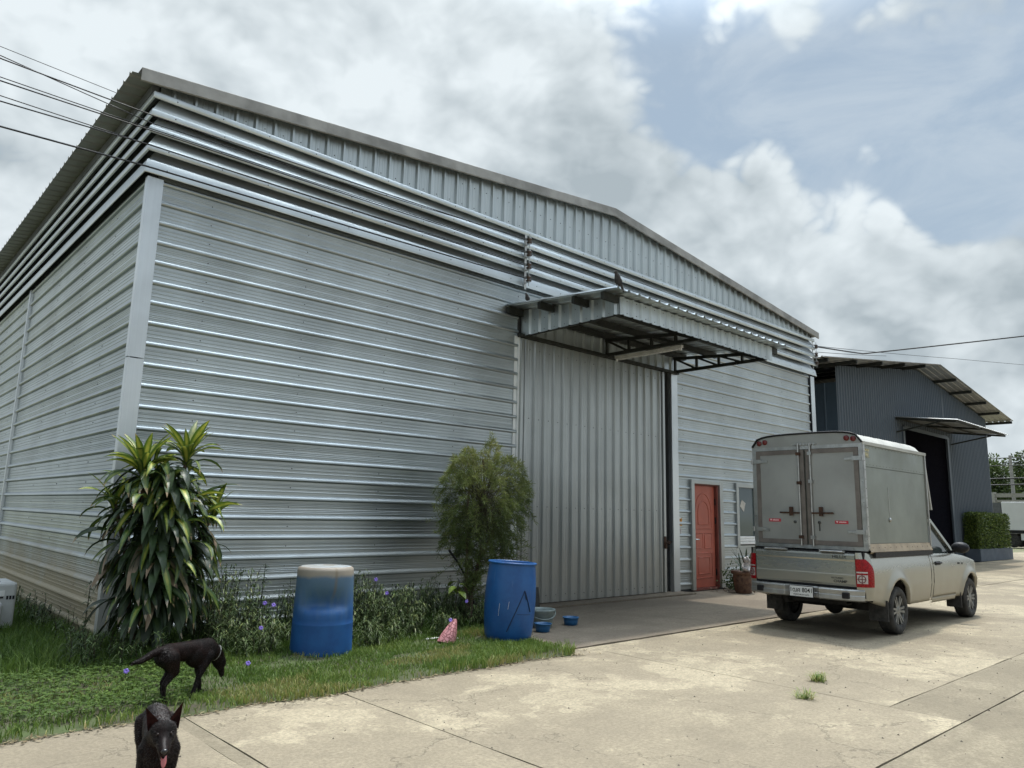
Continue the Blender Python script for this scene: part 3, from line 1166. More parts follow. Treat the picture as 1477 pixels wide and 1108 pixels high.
L_HEDGE = leaf_mat('hedge_leaf', ((0.03, 0.05, 0.012), (0.085, 0.13, 0.026), (0.19, 0.24, 0.05)), 0.5, 0.2)
L_TREE = leaf_mat('tree_leaf', ((0.02, 0.035, 0.012), (0.055, 0.085, 0.022), (0.12, 0.16, 0.05)), 0.5, 0.2)
L_GRASS = leaf_mat('grass_blade', ((0.045, 0.090, 0.016), (0.11, 0.185, 0.034), (0.19, 0.25, 0.055), (0.32, 0.27, 0.11)), 0.55, 0.3)
L_WEED = leaf_mat('lance_leaf', ((0.018, 0.038, 0.012), (0.045, 0.078, 0.026), (0.085, 0.125, 0.045), (0.16, 0.19, 0.06)), 0.45, 0.2)
L_BRUSH = leaf_mat('needle_leaf', ((0.052, 0.08, 0.025), (0.112, 0.155, 0.045), (0.185, 0.225, 0.065), (0.28, 0.28, 0.10)), 0.5, 0.4)
L_CLOVER = leaf_mat('clover_leaf', ((0.025, 0.055, 0.010), (0.060, 0.11, 0.018), (0.11, 0.17, 0.03)), 0.5, 0.25)
M_BARK = M('bark', (0.085, 0.06, 0.04), 0.9, 0, 0.35, 14, 0.6, 40)
M_TWIG = M('twig', (0.05, 0.045, 0.025), 0.85, 0, 0.3, 20)

hd = thing('clipped_hedge', 'dense box clipped hedge growing in the blue grey planter', 'hedge', (34.7, 0.8, 0.5))
mb = MB()
mb.box(32.62, 36.72, 0.66, 1.0, 0.45, 1.82)
mb.build('hedge_core', M('hedge_inner', (0.006, 0.010, 0.003), 0.9), hd)
lv = Leaves()
HX0, HX1, HY0, HY1, HZ0, HZ1 = 32.5, 36.85, 0.55, 1.08, 0.52, 1.92
for _ in range(9500):
    f = random.random()
    if f < 0.5:
        p = Vector((rnd(HX0, HX1), HY0, rnd(HZ0, HZ1)))
        n = Vector((0, -1, 0))
    elif f < 0.72:
        p = Vector((HX0, rnd(HY0, HY1), rnd(HZ0, HZ1)))
        n = Vector((-1, 0, 0))
    elif f < 0.92:
        p = Vector((rnd(HX0, HX1), rnd(HY0, HY1), HZ1))
        n = Vector((0, 0, 1))
    else:
        p = Vector((HX1, rnd(HY0, HY1), rnd(HZ0, HZ1)))
        n = Vector((1, 0, 0))
    p += n*(0.05*mnoise.noise(p*3)+rnd(-0.10, 0.04))
    lv.quad(p, n*0.6+rdir(), rdir(), rnd(0.06, 0.10), rnd(0.035, 0.05), min(1, max(0, random.gauss(0.5, 0.25))))
lv.build('foliage', L_HEDGE, hd)

# ------------------------------------------------------------------ pickup with box
TR = Vector((10.0, -4.13, 0))
M_SILVER, t_, b_ = base_mat('silver_beige_paint')
pp = pos(t_, obj=False)
sepz = N(t_, 'ShaderNodeSeparateXYZ')
t_.links.new(pp, sepz.inputs[0])
dn = math_node(t_, 'ADD', sepz.outputs[2], math_node(t_, 'MULTIPLY', noise(t_, pp, 3.0, 6, 0.55), 0.30))
dust = smooth(t_, dn, 0.30, 1.20, 0.85, 0.0)
t_.links.new(mix_rgb(t_, dust, (0.37, 0.368, 0.325), (0.28, 0.235, 0.16)), b_.inputs['Base Color'])
t_.links.new(math_node(t_, 'ADD', 0.24, math_node(t_, 'MULTIPLY', dust, 0.42)), b_.inputs['Roughness'])
t_.links.new(math_node(t_, 'SUBTRACT', 0.75, math_node(t_, 'MULTIPLY', dust, 0.7)), b_.inputs['Metallic'])
b_.inputs['Coat Weight'].default_value = 0.35
b_.inputs['Coat Roughness'].default_value = 0.18
M_BOX = M('dusty_grey_panel', (0.31, 0.315, 0.30), 0.45, 0.45, 0.10, 1.3, 0.08, 5, alt=(0.36, 0.365, 0.35))
M_BOXS = M('dusty_green_grey_panel', (0.215, 0.232, 0.205), 0.40, 0.5, 0.12, 1.0, 0.10, 4)
M_FRAME = M('brown_grey_frame', (0.165, 0.145, 0.13), 0.55, 0.3, 0.15, 8)
M_TARP = M('pale_canvas_roof', (0.40, 0.395, 0.36), 0.6, 0, 0.15, 3, 0.25, 6)
M_TANSTRIP = M('tan_lower_strip', (0.34, 0.265, 0.18), 0.6, 0.1, 0.2, 5)
M_ALU = M('aluminium_rod', (0.42, 0.42, 0.41), 0.35, 0.9, 0.15, 12)
M_LAMP = M('red_lens', (0.26, 0.003, 0.006), 0.28, 0, 0.25, 30, spec=0.3)
M_CLEAR = M('clear_lens', (0.46, 0.42, 0.41), 0.3, 0.3, 0.05, 10)
M_LENSIN = M('lens_divider', (0.16, 0.05, 0.05), 0.4, 0.2)
M_PLATE = M('plate_white', (0.66, 0.67, 0.66), 0.5, 0, 0.05, 30)
M_STICK = M('red_sticker', (0.45, 0.03, 0.05), 0.5, 0, 0.1, 40)
M_STICKW = M('sticker_print', (0.75, 0.6, 0.6), 0.5)
M_UNDER = M('undercarriage', (0.012, 0.011, 0.010), 0.85, 0.1, 0.3, 10)
M_CABGLASS, t_, b_ = base_mat('cab_glass')
b_.inputs['Base Color'].default_value = (0.030, 0.038, 0.036, 1)
b_.inputs['Roughness'].default_value = 0.06
b_.inputs['Specular IOR Level'].default_value = 0.45

truck = thing('pickup_truck', 'silver pickup with a tall grey cargo box and closed rear doors', 'pickup', TR)
WR, WF, WZ = 8.64, 11.70, 0.315
CY = TR.y


def arch_low(x, zl):
    for xc, r in ((WR, 0.415), (WF, 0.40)):
        if abs(x-xc) < r:
            zl = max(zl, WZ+math.sqrt(r*r-(x-xc)**2))
    return zl


def half_w(x, z):
    w = 0.862
    if z > 0.80:
        w -= 0.055*((z-0.80)/0.30)**2
    else:
        w -= 0.055*((0.80-z)/0.45)**2
    w += 0.006*math.exp(-((z-0.62)/0.02)**2)
    for xc, r in ((WR, 0.415), (WF, 0.40)):
        rr = math.hypot(x-xc, z-WZ)
        w += 0.030*math.exp(-((rr-r)/0.075)**2) if z > 0.30 else 0
    if x < 7.80:
        w -= 0.085*((7.80-x)/0.17)**2
    if x > 11.95:
        w -= 0.42*((x-11.95)/0.48)**2
    return w


def z_top(x):
    if x < 9.92:
        return 1.095
    pts = [(9.92, 1.045), (11.05, 1.03), (11.5, 0.985), (11.92, 0.915), (12.15, 0.82), (12.30, 0.72), (12.43, 0.60)]
    for (a, za), (b, zb) in zip(pts, pts[1:]):
        if x <= b:
            return za+(zb-za)*(x-a)/(b-a)
    return pts[-1][1]


def z_low(x):
    if x < 8.25:
        return 0.50-0.12*max(0, (x-7.64))/0.61
    if x > 12.1:
        return 0.27
    return 0.365


def side(mb, s, x0, x1, lo, hi, off=0.0, nr=14, n=None):
    n = n or max(3, int((x1-x0)/0.03))
    rows = []
    for i in range(n+1):
        x = x0+(x1-x0)*i/n
        a, b = lo(x), hi(x)
        col_ = []
        for j in range(nr+1):
            z = a+(b-a)*j/nr
            col_.append((x, CY+s*(half_w(x, z)+off), z))
        # fold the lower lip inwards
        col_.insert(0, (x, CY+s*(half_w(x, a)-0.05), a+0.002))
        col_.append((x, CY+s*(half_w(x, b)-0.05), b+0.006))
        rows.append(col_)
    mb.grid(rows)


lo = lambda x: arch_low(x, z_low(x))
# bed
mb = MB()
for s in (-1, 1):
    side(mb, s, 7.815, 9.915, lo, z_top, n=90)
mb.box(7.70, 9.90, CY-0.62, CY+0.62, 0.60, 0.66)
mb.box(9.86, 9.915, CY-0.80, CY+0.80, 0.45, 1.09)
bed = mb.build('cargo_bed', M_SILVER, truck)
# cab lower body
mb = MB()
for s in (-1, 1):
    side(mb, s, 11.06, 12.43, lo, z_top, n=60)
    side(mb, s, 9.935, 10.02, lo, z_top, n=4)
    side(mb, s, 10.02, 11.06, lambda x: 0.33, lambda x: 0.405, nr=3, n=20)
rows = []
for i in range(26):
    x = 11.06+(12.43-11.06)*i/25
    z = z_top(x)
    hw = half_w(x, z)-0.04
    rows.append([(x, CY+hw*k/6, z+0.055*(1-(abs(k)/6)**2.2)*(1 if x < 12.1 else max(0.2, (12.45-x)/0.35))) for k in range(-6, 7)])
mb.grid(rows)
rows = []
for j in range(7):
    z = 0.30+(0.62-0.30)*j/6
    rows.append([(12.43+0.06*(1-(abs(k)/6)**2), CY+(half_w(12.43, z))*k/6, z) for k in range(-6, 7)])
mb.grid(rows)
cab = mb.build('cab_body', M_SILVER, truck)
for s in (-1, 1):
    mb = MB()
    side(mb, s, 10.028, 11.052, lambda x: 0.412, lambda x: z_top(x)-0.003, off=0.004, n=40)
    dr_ = mb.build('door', M_SILVER, truck)
    mb = MB()
    y = CY+s*(half_w(10.2, 0.90)+0.012)
    mb.tube([(10.12, y, 0.905), (10.15, y+s*0.03, 0.907), (10.27, y+s*0.03, 0.907), (10.30, y, 0.905)], 0.014, 8)
    mb.box(10.11, 10.31, y-0.004, y+0.004, 0.875, 0.93)
    mb.build('handle', M_BLACK, dr_)
    # mirror
    mb = MB()
    ym = CY+s*0.97
    mb.lathe([(0.0, -0.10), (0.055, -0.09), (0.085, -0.03), (0.088, 0.05), (0.075, 0.085), (0, 0.09)], 14,
             Matrix.Translation((10.93, ym, 1.13)) @ Matrix.Rotation(R(90), 4, 'Z') @ Matrix.Rotation(R(90), 4, 'X') @ Matrix.Diagonal((1.45, 1.0, 0.75, 1)))
    mb.bar((10.95, CY+s*0.80, 1.05), (10.93, ym, 1.09), 0.05, 0.04)
    mb.build('mirror', M_BLACK, truck)
    # marker badge on the fender
    mb = MB()
    yb = CY+s*(half_w(11.2, 0.88)+0.002)
    for k in range(4):
        mb.box(11.12+0.028*k, 11.14+0.028*k, yb-0.003, yb+0.003, 0.865, 0.89)
    mb.box(11.32, 11.36, yb-0.004, yb+0.004, 0.855, 0.885)
    mb.build('badge', M_BLACK, truck)

# greenhouse: roof, pillars, glass
BW, RWd, RZ = 0.80, 0.66, 1.60


def gh(x, u, s):
    """side plane of the cab from belt (u=0) to roof (u=1)"""
    return (x, CY+s*(BW+(RWd-BW)*u), 1.035+(RZ-1.035)*u)


mb = MB()
for s in (-1, 1):
    mb.bar(gh(11.10, 0.0, s), gh(10.52, 0.90, s), 0.05, 0.055, (0, 1, 0))
    mb.bar(gh(10.55, 0.86, s), gh(10.02, 0.97, s), 0.05, 0.05, (0, 1, 0))
    mb.bar(gh(10.0, 0.0, s), gh(10.02, 0.97, s), 0.11, 0.05, (0, 1, 0))
rows = []
for i in range(9):
    x = 9.96+(10.60-9.96)*i/8
    zz = RZ-0.02+0.045*math.sin(math.pi*min(1, (i+1)/9))
    rows.append([(x, CY+RWd*k/5, zz+0.03*(1-(abs(k)/5)**3)) for k in range(-5, 6)])
mb.grid(rows)
mb.box(9.95, 9.98, CY-0.72, CY+0.72, 1.03, 1.58)
mb.build('cab_roof', M_SILVER, truck)
for s in (-1, 1):
    mb = MB()
    a, b, c2, d2 = [Vector(q) for q in (gh(10.05, 0.0, s), gh(11.06, 0.0, s), gh(10.53, 0.85, s), gh(10.06, 0.93, s))]
    off = Vector((0, -s*0.012, 0))
    mb.add([a+off, b+off, c2+off, d2+off, a+off*1.5, b+off*1.5, c2+off*1.5, d2+off*1.5], [(0, 1, 2, 3), (7, 6, 5, 4), (0, 1, 5, 4), (1, 2, 6, 5), (2, 3, 7, 6), (3, 0, 4, 7)])
    mb.build('side_glass', M_CABGLASS, truck)
mb = MB()
rows = []
for i in range(5):
    u = i/4
    x = 11.14-0.58*u
    rows.append([(x+0.10*(1-(k/5)**2), CY+(BW-0.03+(RWd-BW)*u)*k/5, 1.03+(RZ-1.05)*u) for k in range(-5, 6)])
mb.grid(rows)
mb.build('windscreen', M_CABGLASS, truck)

# tailgate, lamps, bumper
TX = 7.655
mb = MB()
tg_rows = []
for j, (z, dx) in enumerate(((0.665, 0.0), (0.69, -0.012), (0.80, -0.016), (0.815, -0.012), (0.98, -0.010), (1.0, -0.016), (1.055, -0.016), (1.075, -0.004), (1.085, 0.03))):
    tg_rows.append([(TX+dx, CY+0.70*k/6, z) for k in range(-6, 7)])
mb.grid(tg_rows, smooth=False)
mb.box(TX+0.001, TX+0.04, CY-0.70, CY+0.70, 0.66, 1.074)
tgate = mb.build('tailgate', M_SILVER, truck)
for s in (-1, 1):
    mb = MB()
    mb.box(TX-0.014, TX+0.02, CY+s*0.40-0.17, CY+s*0.40+0.17, 1.086, 1.112)
    mb.tube([(TX-0.02, CY+s*0.40-0.15, 1.10), (TX-0.02, CY+s*0.40+0.15, 1.10)], 0.013, 8)
    mb.build('hinge_rod', M_ALU, tgate)
mb = MB()
mb.box(TX+0.0, TX+0.06, CY-0.70, CY+0.70, 0.635, 0.658)
mb.box(TX+0.03, TX+0.07, CY-0.80, CY+0.80, 0.52, 1.10)
mb.build('tail_gap', M_BLACK, truck)
for s in (-1, 1):
    # corner piece and wrap-round lamp
    def corner(z, k, off=0.0):
        # k 0..1 from the inner edge round to the side
        a = k*math.pi/2
        ycen, xcen, rr = 0.665, TX+0.13, 0.0
        y = 0.708 + (half_w(7.80, z)-0.708)*math.sin(a)
        x = TX-0.008+0.175*(1-math.cos(a))
        return (x-off*math.cos(a), CY+s*(y+off*math.sin(a)), z)
    mb = MB()
    mb.grid([[corner(z, k/8) for k in range(9)] for z in (0.49, 0.54, 0.58, 0.62, 0.66, 0.75, 0.85, 0.95, 1.01, 1.05, 1.095)])
    mb.add([corner(1.096, k/8) for k in range(9)]+[(TX+0.17, CY+s*0.708, 1.096)], [tuple(range(10))])
    mb.build('rear_corner', M_SILVER, truck)
    mb = MB()
    rows = []
    for j in range(13):
        z = 0.66+0.355*j/12
        kmax = 0.97 if z < 0.85 else 0.97-0.42*((z-0.85)/0.165)**2
        rows.append([corner(z, kmax*k/9, 0.010) for k in range(10)])
    mb.grid(rows)
    lamp = mb.build('tail_light', M_LAMP, truck)
    mb = MB()
    mb.grid([[corner(z, 0.05+0.50*k/7, 0.013) for k in range(8)] for z in (0.705, 0.75, 0.80, 0.815)])
    mb.grid([[corner(z, 0.03+0.52*k/7, 0.014) for k in range(8)] for z in (0.838, 0.848, 0.856)])
    mb.build('clear_lens', M_CLEAR, lamp)
    mb = MB()
    mb.tube([corner(0.762+0.045*math.sin(a), 0.28+0.16*math.cos(a), 0.017) for a in [2*math.pi*k/16 for k in range(17)]], 0.006, 6)
    mb.tube([corner(0.70+0.125*k/4, 0.28, 0.017) for k in range(5)], 0.005, 6)
    mb.tube([corner(0.762, 0.06+0.4*k/4, 0.017) for k in range(5)], 0.005, 6)
    mb.build('lens_ring', M_LENSIN, lamp)

mb = MB()
bp = [(-0.80, 0.0), (-0.62, -0.10), (-0.42, -0.115), (-0.24, -0.115), (-0.20, -0.045), (0.20, -0.045), (0.24, -0.115), (0.42, -0.115), (0.62, -0.10), (0.80, 0.0)]
rows = []
for z, e in ((0.475, 0.03), (0.49, 0.0), (0.545, 0.0), (0.55, 0.012), (0.61, 0.004), (0.625, 0.02), (0.627, 0.12)):
    rows.append([(TX+dx+e, CY+y, z) for y, dx in bp])
mb.grid(rows, smooth=False)
mb.add([(TX+dx+0.03, CY+y, 0.476) for y, dx in bp]+[(TX+0.15, CY+0.8, 0.476), (TX+0.15, CY-0.8, 0.476)], [tuple(range(12))])
bum = mb.build('rear_bumper', M('bumper_silver', (0.33, 0.33, 0.315), 0.42, 0.6, 0.15, 5), truck, bevel=0.006)
for s in (-1, 1):
    mb = MB()
    mb.box(TX-0.128, TX-0.08, CY+s*0.60-0.045, CY+s*0.60+0.045, 0.51, 0.585)
    mb.build('step_pad', M_BLACK, bum, bevel=0.008)
mb = MB()
mb.box(TX-0.108, TX-0.10, CY-0.17, CY+0.17, 0.475, 0.625)
pl = mb.build('number_plate', M_BLACK, truck)
mb = MB()
mb.box(TX-0.1095, TX-0.1082, CY-0.162, CY+0.162, 0.483, 0.617)
mb.build('plate_face', M_PLATE, pl)


def text(s, name, size, mat, parent, x, y, z, rx=R(90), rz=R(-90), ext=0.0012, sx=1.0, bold=0.0, extra=None):
    cu = bpy.data.curves.new('t', 'FONT')
    cu.body = s
    cu.size = size
    cu.extrude = ext
    cu.offset = bold
    cu.align_x = 'CENTER'
    cu.align_y = 'CENTER'
    cu.resolution_u = 3
    to = bpy.data.objects.new('t', cu)
    COL.objects.link(to)
    dg = bpy.context.evaluated_depsgraph_get()
    dg.update()
    me = bpy.data.meshes.new_from_object(to.evaluated_get(dg))
    bpy.data.objects.remove(to)
    bpy.data.curves.remove(cu)
    me.materials.clear()
    me.materials.append(mat)
    ob = bpy.data.objects.new(name, me)
    COL.objects.link(ob)
    ob.parent = parent
    ob.location = Vector((x, y, z))-ORG[parent.name]
    ob.rotation_euler = (rx, 0, rz)
    ob.scale = (sx, 1, 1)
    return ob


M_INK = M('black_ink', (0.012, 0.014, 0.014), 0.6)
M_BADGE = M('dark_badge', (0.06, 0.062, 0.06), 0.4, 0.4)
text('1\u0e12\u0e28 8041', 'plate_text', 0.082, M_INK, pl, TX-0.1105, CY, 0.565, sx=0.92, bold=0.0012)
text('\u0e01\u0e23\u0e38\u0e07\u0e40\u0e17\u0e1e\u0e21\u0e2b\u0e32\u0e19\u0e04\u0e23', 'plate_text', 0.034, M_INK, pl, TX-0.1105, CY, 0.508)
text('HILUX', 'badge', 0.058, M_BADGE, tgate, TX-0.0185, CY-0.50, 1.03, sx=1.15, bold=0.001)
text('TOYOTA', 'badge', 0.040, M('silver_badge', (0.30, 0.31, 0.31), 0.4, 0.6), tgate, TX-0.0185, CY+0.50, 1.03, sx=1.1)
text('CHAMP', 'badge', 0.046, M_BADGE, tgate, TX-0.0182, CY-0.50, 0.715, sx=1.15, bold=0.001)
text('VN TURBO', 'badge', 0.030, M_BADGE, tgate, TX-0.0182, CY-0.46, 0.757, sx=1.1)

# cargo box ----------------------------------------------------------------
KX0, KX1, KY = 7.80, 10.12, -4.145
KH, KZ0, KZS, KZT = 0.805, 1.125, 2.555, 2.70


def roof_pts(n=16, inset=0.0, dz=0.0):
    pts = []
    for k in range(n+1):
        u = -1+2*k/n
        y = KY+(KH-inset)*math.copysign(abs(u)**0.8, u)
        a = abs(u)**0.8
        z = KZS+(KZT-KZS)*((1-a**6)**0.45 if a < 1 else 0)-0.05*a*a*0
        pts.append((y, z+dz+0.02*(1-a*a)))
    return pts


mb = MB()
mb.box(KX0+0.02, KX1-0.02, KY-KH+0.03, KY+KH-0.03, KZ0+0.01, KZS)
for s in (-1, 1):
    mb.box(KX0, KX0+0.05, KY+s*(KH-0.03)-0.03, KY+s*(KH-0.03)+0.03, KZ0-0.01, KZS)
bx_ = mb.build('cargo_box', M_BOXS, truck)
mb = MB()
rp = roof_pts()
rows = []
for i in range(15):
    t = i/14
    x = KX0-0.01+(KX1-KX0+0.01)*t
    drop = 0.0
    if t > 0.86:
        drop = 0.11*((t-0.86)/0.14)**2.2
    row = []
    for (y, z) in rp:
        wv = 0.008*mnoise.noise(Vector((x*4, y*4, 0.3)))
        row.append((x, y, max(KZS-0.005, z-drop*(z-KZS+0.02)/0.2)+wv))
    rows.append(row)
mb.grid(rows)
for y, s in ((KY-KH, -1), (KY+KH, 1)):
    mb.box(KX0-0.005, KX1+0.02, y-0.012 if s < 0 else y-0.004, y+0.004 if s < 0 else y+0.012, KZS-0.03, KZS+0.014)
mb.build('box_roof', M_TARP, bx_)
# dark rim over the rear
mb = MB()
mb.tube([(KX0-0.012, y, z+0.003) for y, z in rp], 0.014, 6)
mb.build('rear_rim', M_BLACK, bx_)
# side panels
for s in (-1, 1):
    for z0, z1, e in ((2.235, KZS-0.01, 0.004), (KZ0+0.09, 2.228, 0.0)):
        mb = MB()
        y = KY+s*(KH-0.028)
        y0, y1 = (y-0.014-e, y) if s < 0 else (y, y+0.014+e)
        mb.box(KX0+0.06, KX1-0.03, y0, y1, z0, z1)
        mb.build('side_panel', M_BOXS, bx_)
    mb = MB()
    y = KY+s*KH
    mb.grid([[(x, y-s*0.015, KZ0+0.085), (x, y+s*0.028, KZ0-0.02), (x, y+s*0.010, KZ0-0.04)] for x in (KX0+0.02, KX1-0.02)], smooth=False)
    mb.build('lower_strip', M_TANSTRIP, bx_)
    mb = MB()
    mb.box(KX0, KX0+0.05, y-0.008, y+0.008, KZ0, KZS)
    mb.box(KX1-0.03, KX1, y-0.008, y+0.008, KZ0, KZS)
    mb.build('corner_angle', M_ALU, bx_)
    mb = MB()
    for k in range(5):
        x = KX0+0.35+0.42*k
        yb = CY+s*half_w(x, 1.07)
        mb.bar((x, yb+s*0.004, 1.075), (x+0.05, yb+s*0.006, 1.055), 0.02, 0.022)
    mb.build('rail_hook', M_ALU, bx_)
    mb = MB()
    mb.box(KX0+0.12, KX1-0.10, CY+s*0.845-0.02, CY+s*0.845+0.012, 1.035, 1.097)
    mb.build('rail_black_strip', M_BLACK, bx_)  # black strip below the bed rail flange
mb = MB()
mb.bar((8.62, KY-KH+0.014, 1.55), (8.62, KY-KH+0.014, 1.98), 0.008, 0.01)
mb.lathe([(0.0, -0.01), (0.028, -0.006), (0.03, 0.006), (0, 0.016)], 12, Matrix.Translation((8.62, KY-KH+0.008, 1.53)) @ Matrix.Rotation(R(90), 4, 'X'))
mb.build('side_latch', M_ALU, bx_)
mb = MB()
screw_dots(mb, [(KX0+0.025, KY-KH-0.008, KZ0+0.06+0.125*k) for k in range(12)]+[(KX0+0.12+0.115*k, KY-KH+0.012, z) for k in range(19) for z in (2.262, KZS-0.05)]
           + [(KX0+0.12+0.2*k, KY-KH-0.012, KZ0+0.035) for k in range(11)], (0, -1, 0), 0.006, 0.004)
stuff(mb.build('rivets', M_RUST, bx_))
mb = MB()
for (x0, x1, z0, z1) in ((7.875, 8.02, 2.44, 2.475), (7.87, 8.0, 2.38, 2.425), (7.90, 8.03, 2.36, 2.372)):
    mb.box(x0, x1, KY-KH+0.004, KY-KH+0.0065, z0, z1)
mb.build('torn_label', M('yellowed_label', (0.40, 0.36, 0.22), 0.8, 0, 0.5, 40), bx_)
mb = MB()
mb.prism([(KX1-0.02, KZS-0.02), (KX1+0.02, KZS-0.02), (KX1+0.20, 1.70), (KX1+0.16, 1.70)], lambda u, v, t: (u, t, v), KY-KH+0.01, KY+KH-0.01)
mb.build('front_panel', M_TARP, bx_)

# rear frame and doors
XR = KX0
mb = MB()
FYa, FYb = KY-KH, KY+KH
mb.box(XR-0.006, XR+0.03, FYa, FYa+0.055, KZ0-0.01, KZS-0.012)
mb.box(XR-0.006, XR+0.03, FYb-0.055, FYb, KZ0-0.01, KZS-0.012)
mb.box(XR-0.006, XR+0.03, FYa+0.055, FYb-0.055, KZ0-0.01, KZ0+0.04)
mb.box(XR-0.006, XR+0.03, FYa+0.055, FYb-0.055, KZS-0.06, KZS-0.012)
mb.build('rear_frame', M_ALU, bx_)
mb = MB()
top = [(y, z) for y, z in roof_pts(16, 0.01, -0.012)]
mb.prism([(FYa+0.01, KZS-0.012)]+top+[(FYb-0.01, KZS-0.012)], lambda u, v, t: (t, u, v), XR-0.004, XR+0.02)
hp = mb.build('header_panel', M_BOX, bx_)
for s in (-1, 1):
    for k in (0, 1):
        mb = MB()
        mb.lathe([(0.038, 0.0), (0.038, 0.012), (0.028, 0.022), (0.0, 0.026)], 16,
                 Matrix.Translation((XR-0.004, KY+s*(0.60+0.09*k), KZS+0.065-0.012*k)) @ Matrix.Rotation(R(-90), 4, 'Y'))
        mb.build('marker_light', M('dark_red_lens', (0.12, 0.012, 0.012), 0.3), hp)
for s in (-1, 1):
    ya, yb = (KY+0.012, FYb-0.06) if s > 0 else (FYa+0.06, KY-0.012)
    mb = MB()
    w = 0.062
    z0, z1 = KZ0+0.045, KZS-0.065
    mb.box(XR-0.016, XR-0.007, ya, yb, z0, z0+w)
    mb.box(XR-0.016, XR-0.007, ya, yb, z1-w, z1)
    mb.box(XR-0.016, XR-0.007, ya, ya+w, z0+w, z1-w)
    mb.box(XR-0.016, XR-0.007, yb-w, yb, z0+w, z1-w)
    dd = mb.build('rear_door', M_FRAME, bx_)
    mb = MB()
    rows = []
    for i in range(9):
        rows.append([(XR-0.010-0.004*math.sin(math.pi*i/8)*math.sin(math.pi*j/8), ya+w*0.9+(yb-ya-1.8*w)*i/8, z0+w*0.9+(z1-z0-1.8*w)*j/8) for j in range(9)])
    mb.grid(rows)
    mb.build('door_panel', M_BOX, dd)
    # lock rod, cams, handle, hinges
    yr = KY+s*0.085
    mb = MB()
    mb.tube([(XR-0.035, yr, z0-0.02), (XR-0.035, yr, z1+0.09)], 0.013, 8)
    mb.build('lock_rod', M_ALU, dd)
    for z in (z0+0.10, z0+0.85 if s > 0 else z0+0.87, z1-0.06):
        mb = MB()
        mb.box(XR-0.055, XR-0.016, yr-0.028, yr+0.028, z-0.022, z+0.022)
        mb.build('rod_bracket', M_RUST if s > 0 else M_ALU, dd)
    mb = MB()
    zh = 1.60
    mb.bar((XR-0.045, yr, zh), (XR-0.045, yr+s*0.30, zh+0.004), 0.018, 0.024)
    mb.box(XR-0.062, XR-0.03, yr+s*0.13-0.022, yr+s*0.13+0.022, zh-0.04, zh+0.085)
    mb.build('handle', M_RUST, dd)
    mb = MB()
    mb.lathe([(0.0, 0), (0.02, 0), (0.02, 0.012), (0, 0.014)], 10, Matrix.Translation((XR-0.016, yr+s*0.09, 1.475)) @ Matrix.Rotation(R(-90), 4, 'Y'))
    if s < 0:
        mb.bar((XR-0.02, yr+s*0.09, 1.47), (XR-0.02, yr+s*0.09, 1.36), 0.012, 0.014)
    mb.build('keyhole', M_BADGE, dd)
    for z in (1.36, 2.34):
        mb = MB()
        yo = FYb if s > 0 else FYa
        mb.box(XR-0.032, XR-0.0165, yo-s*0.14 if s > 0 else yo-0.012, yo+0.012 if s > 0 else yo+0.14, z-0.028, z+0.028)
        mb.bar((XR-0.024, yo-s*0.13, z), (XR-0.022, yo-s*0.24, z-0.006), 0.008, 0.032)
        mb.tube([(XR-0.03, yo, z-0.035), (XR-0.03, yo, z+0.035)], 0.014, 8)
        mb.build('hinge', M_ALU, dd)
    mb = MB()
    ysn = KY+s*0.48
    mb.box(XR-0.0175, XR-0.0155, ysn-0.09, ysn+0.09, 1.462+(0.01 if s > 0 else 0), 1.505+(0.01 if s > 0 else 0))
    stc = mb.build('sticker', M_STICK, dd)
    mb = MB()
    zc = 1.484+(0.01 if s > 0 else 0)
    mb.prism([(ysn+0.075, zc+0.014), (ysn+0.045, zc+0.014), (ysn+0.06, zc-0.012)], lambda u, v, t: (t, u, v), XR-0.0185, XR-0.0175)
    for k in range(8):
        yy = ysn+0.03-0.0125*k
        mb.box(XR-0.0185, XR-0.0175, yy-0.004, yy+0.004, zc-0.007, zc+0.007+0.002*(k % 3))
    mb.build('print', M_STICKW, stc)
mb = MB()
for k in range(7):
    mb.box(XR-0.03, XR-0.0045, KY-0.16+0.048*k, KY-0.135+0.048*k, KZS-0.004, KZS+0.022)
mb.bar((XR-0.02, KY-0.18, KZS+0.01), (XR-0.02, KY+0.18, KZS+0.01), 0.01, 0.01)
mb.build('rod_keeper', M_ALU, hp)

# running gear
rimM = M('grey_rim', (0.20, 0.20, 0.19), 0.45, 0.6, 0.25, 15)


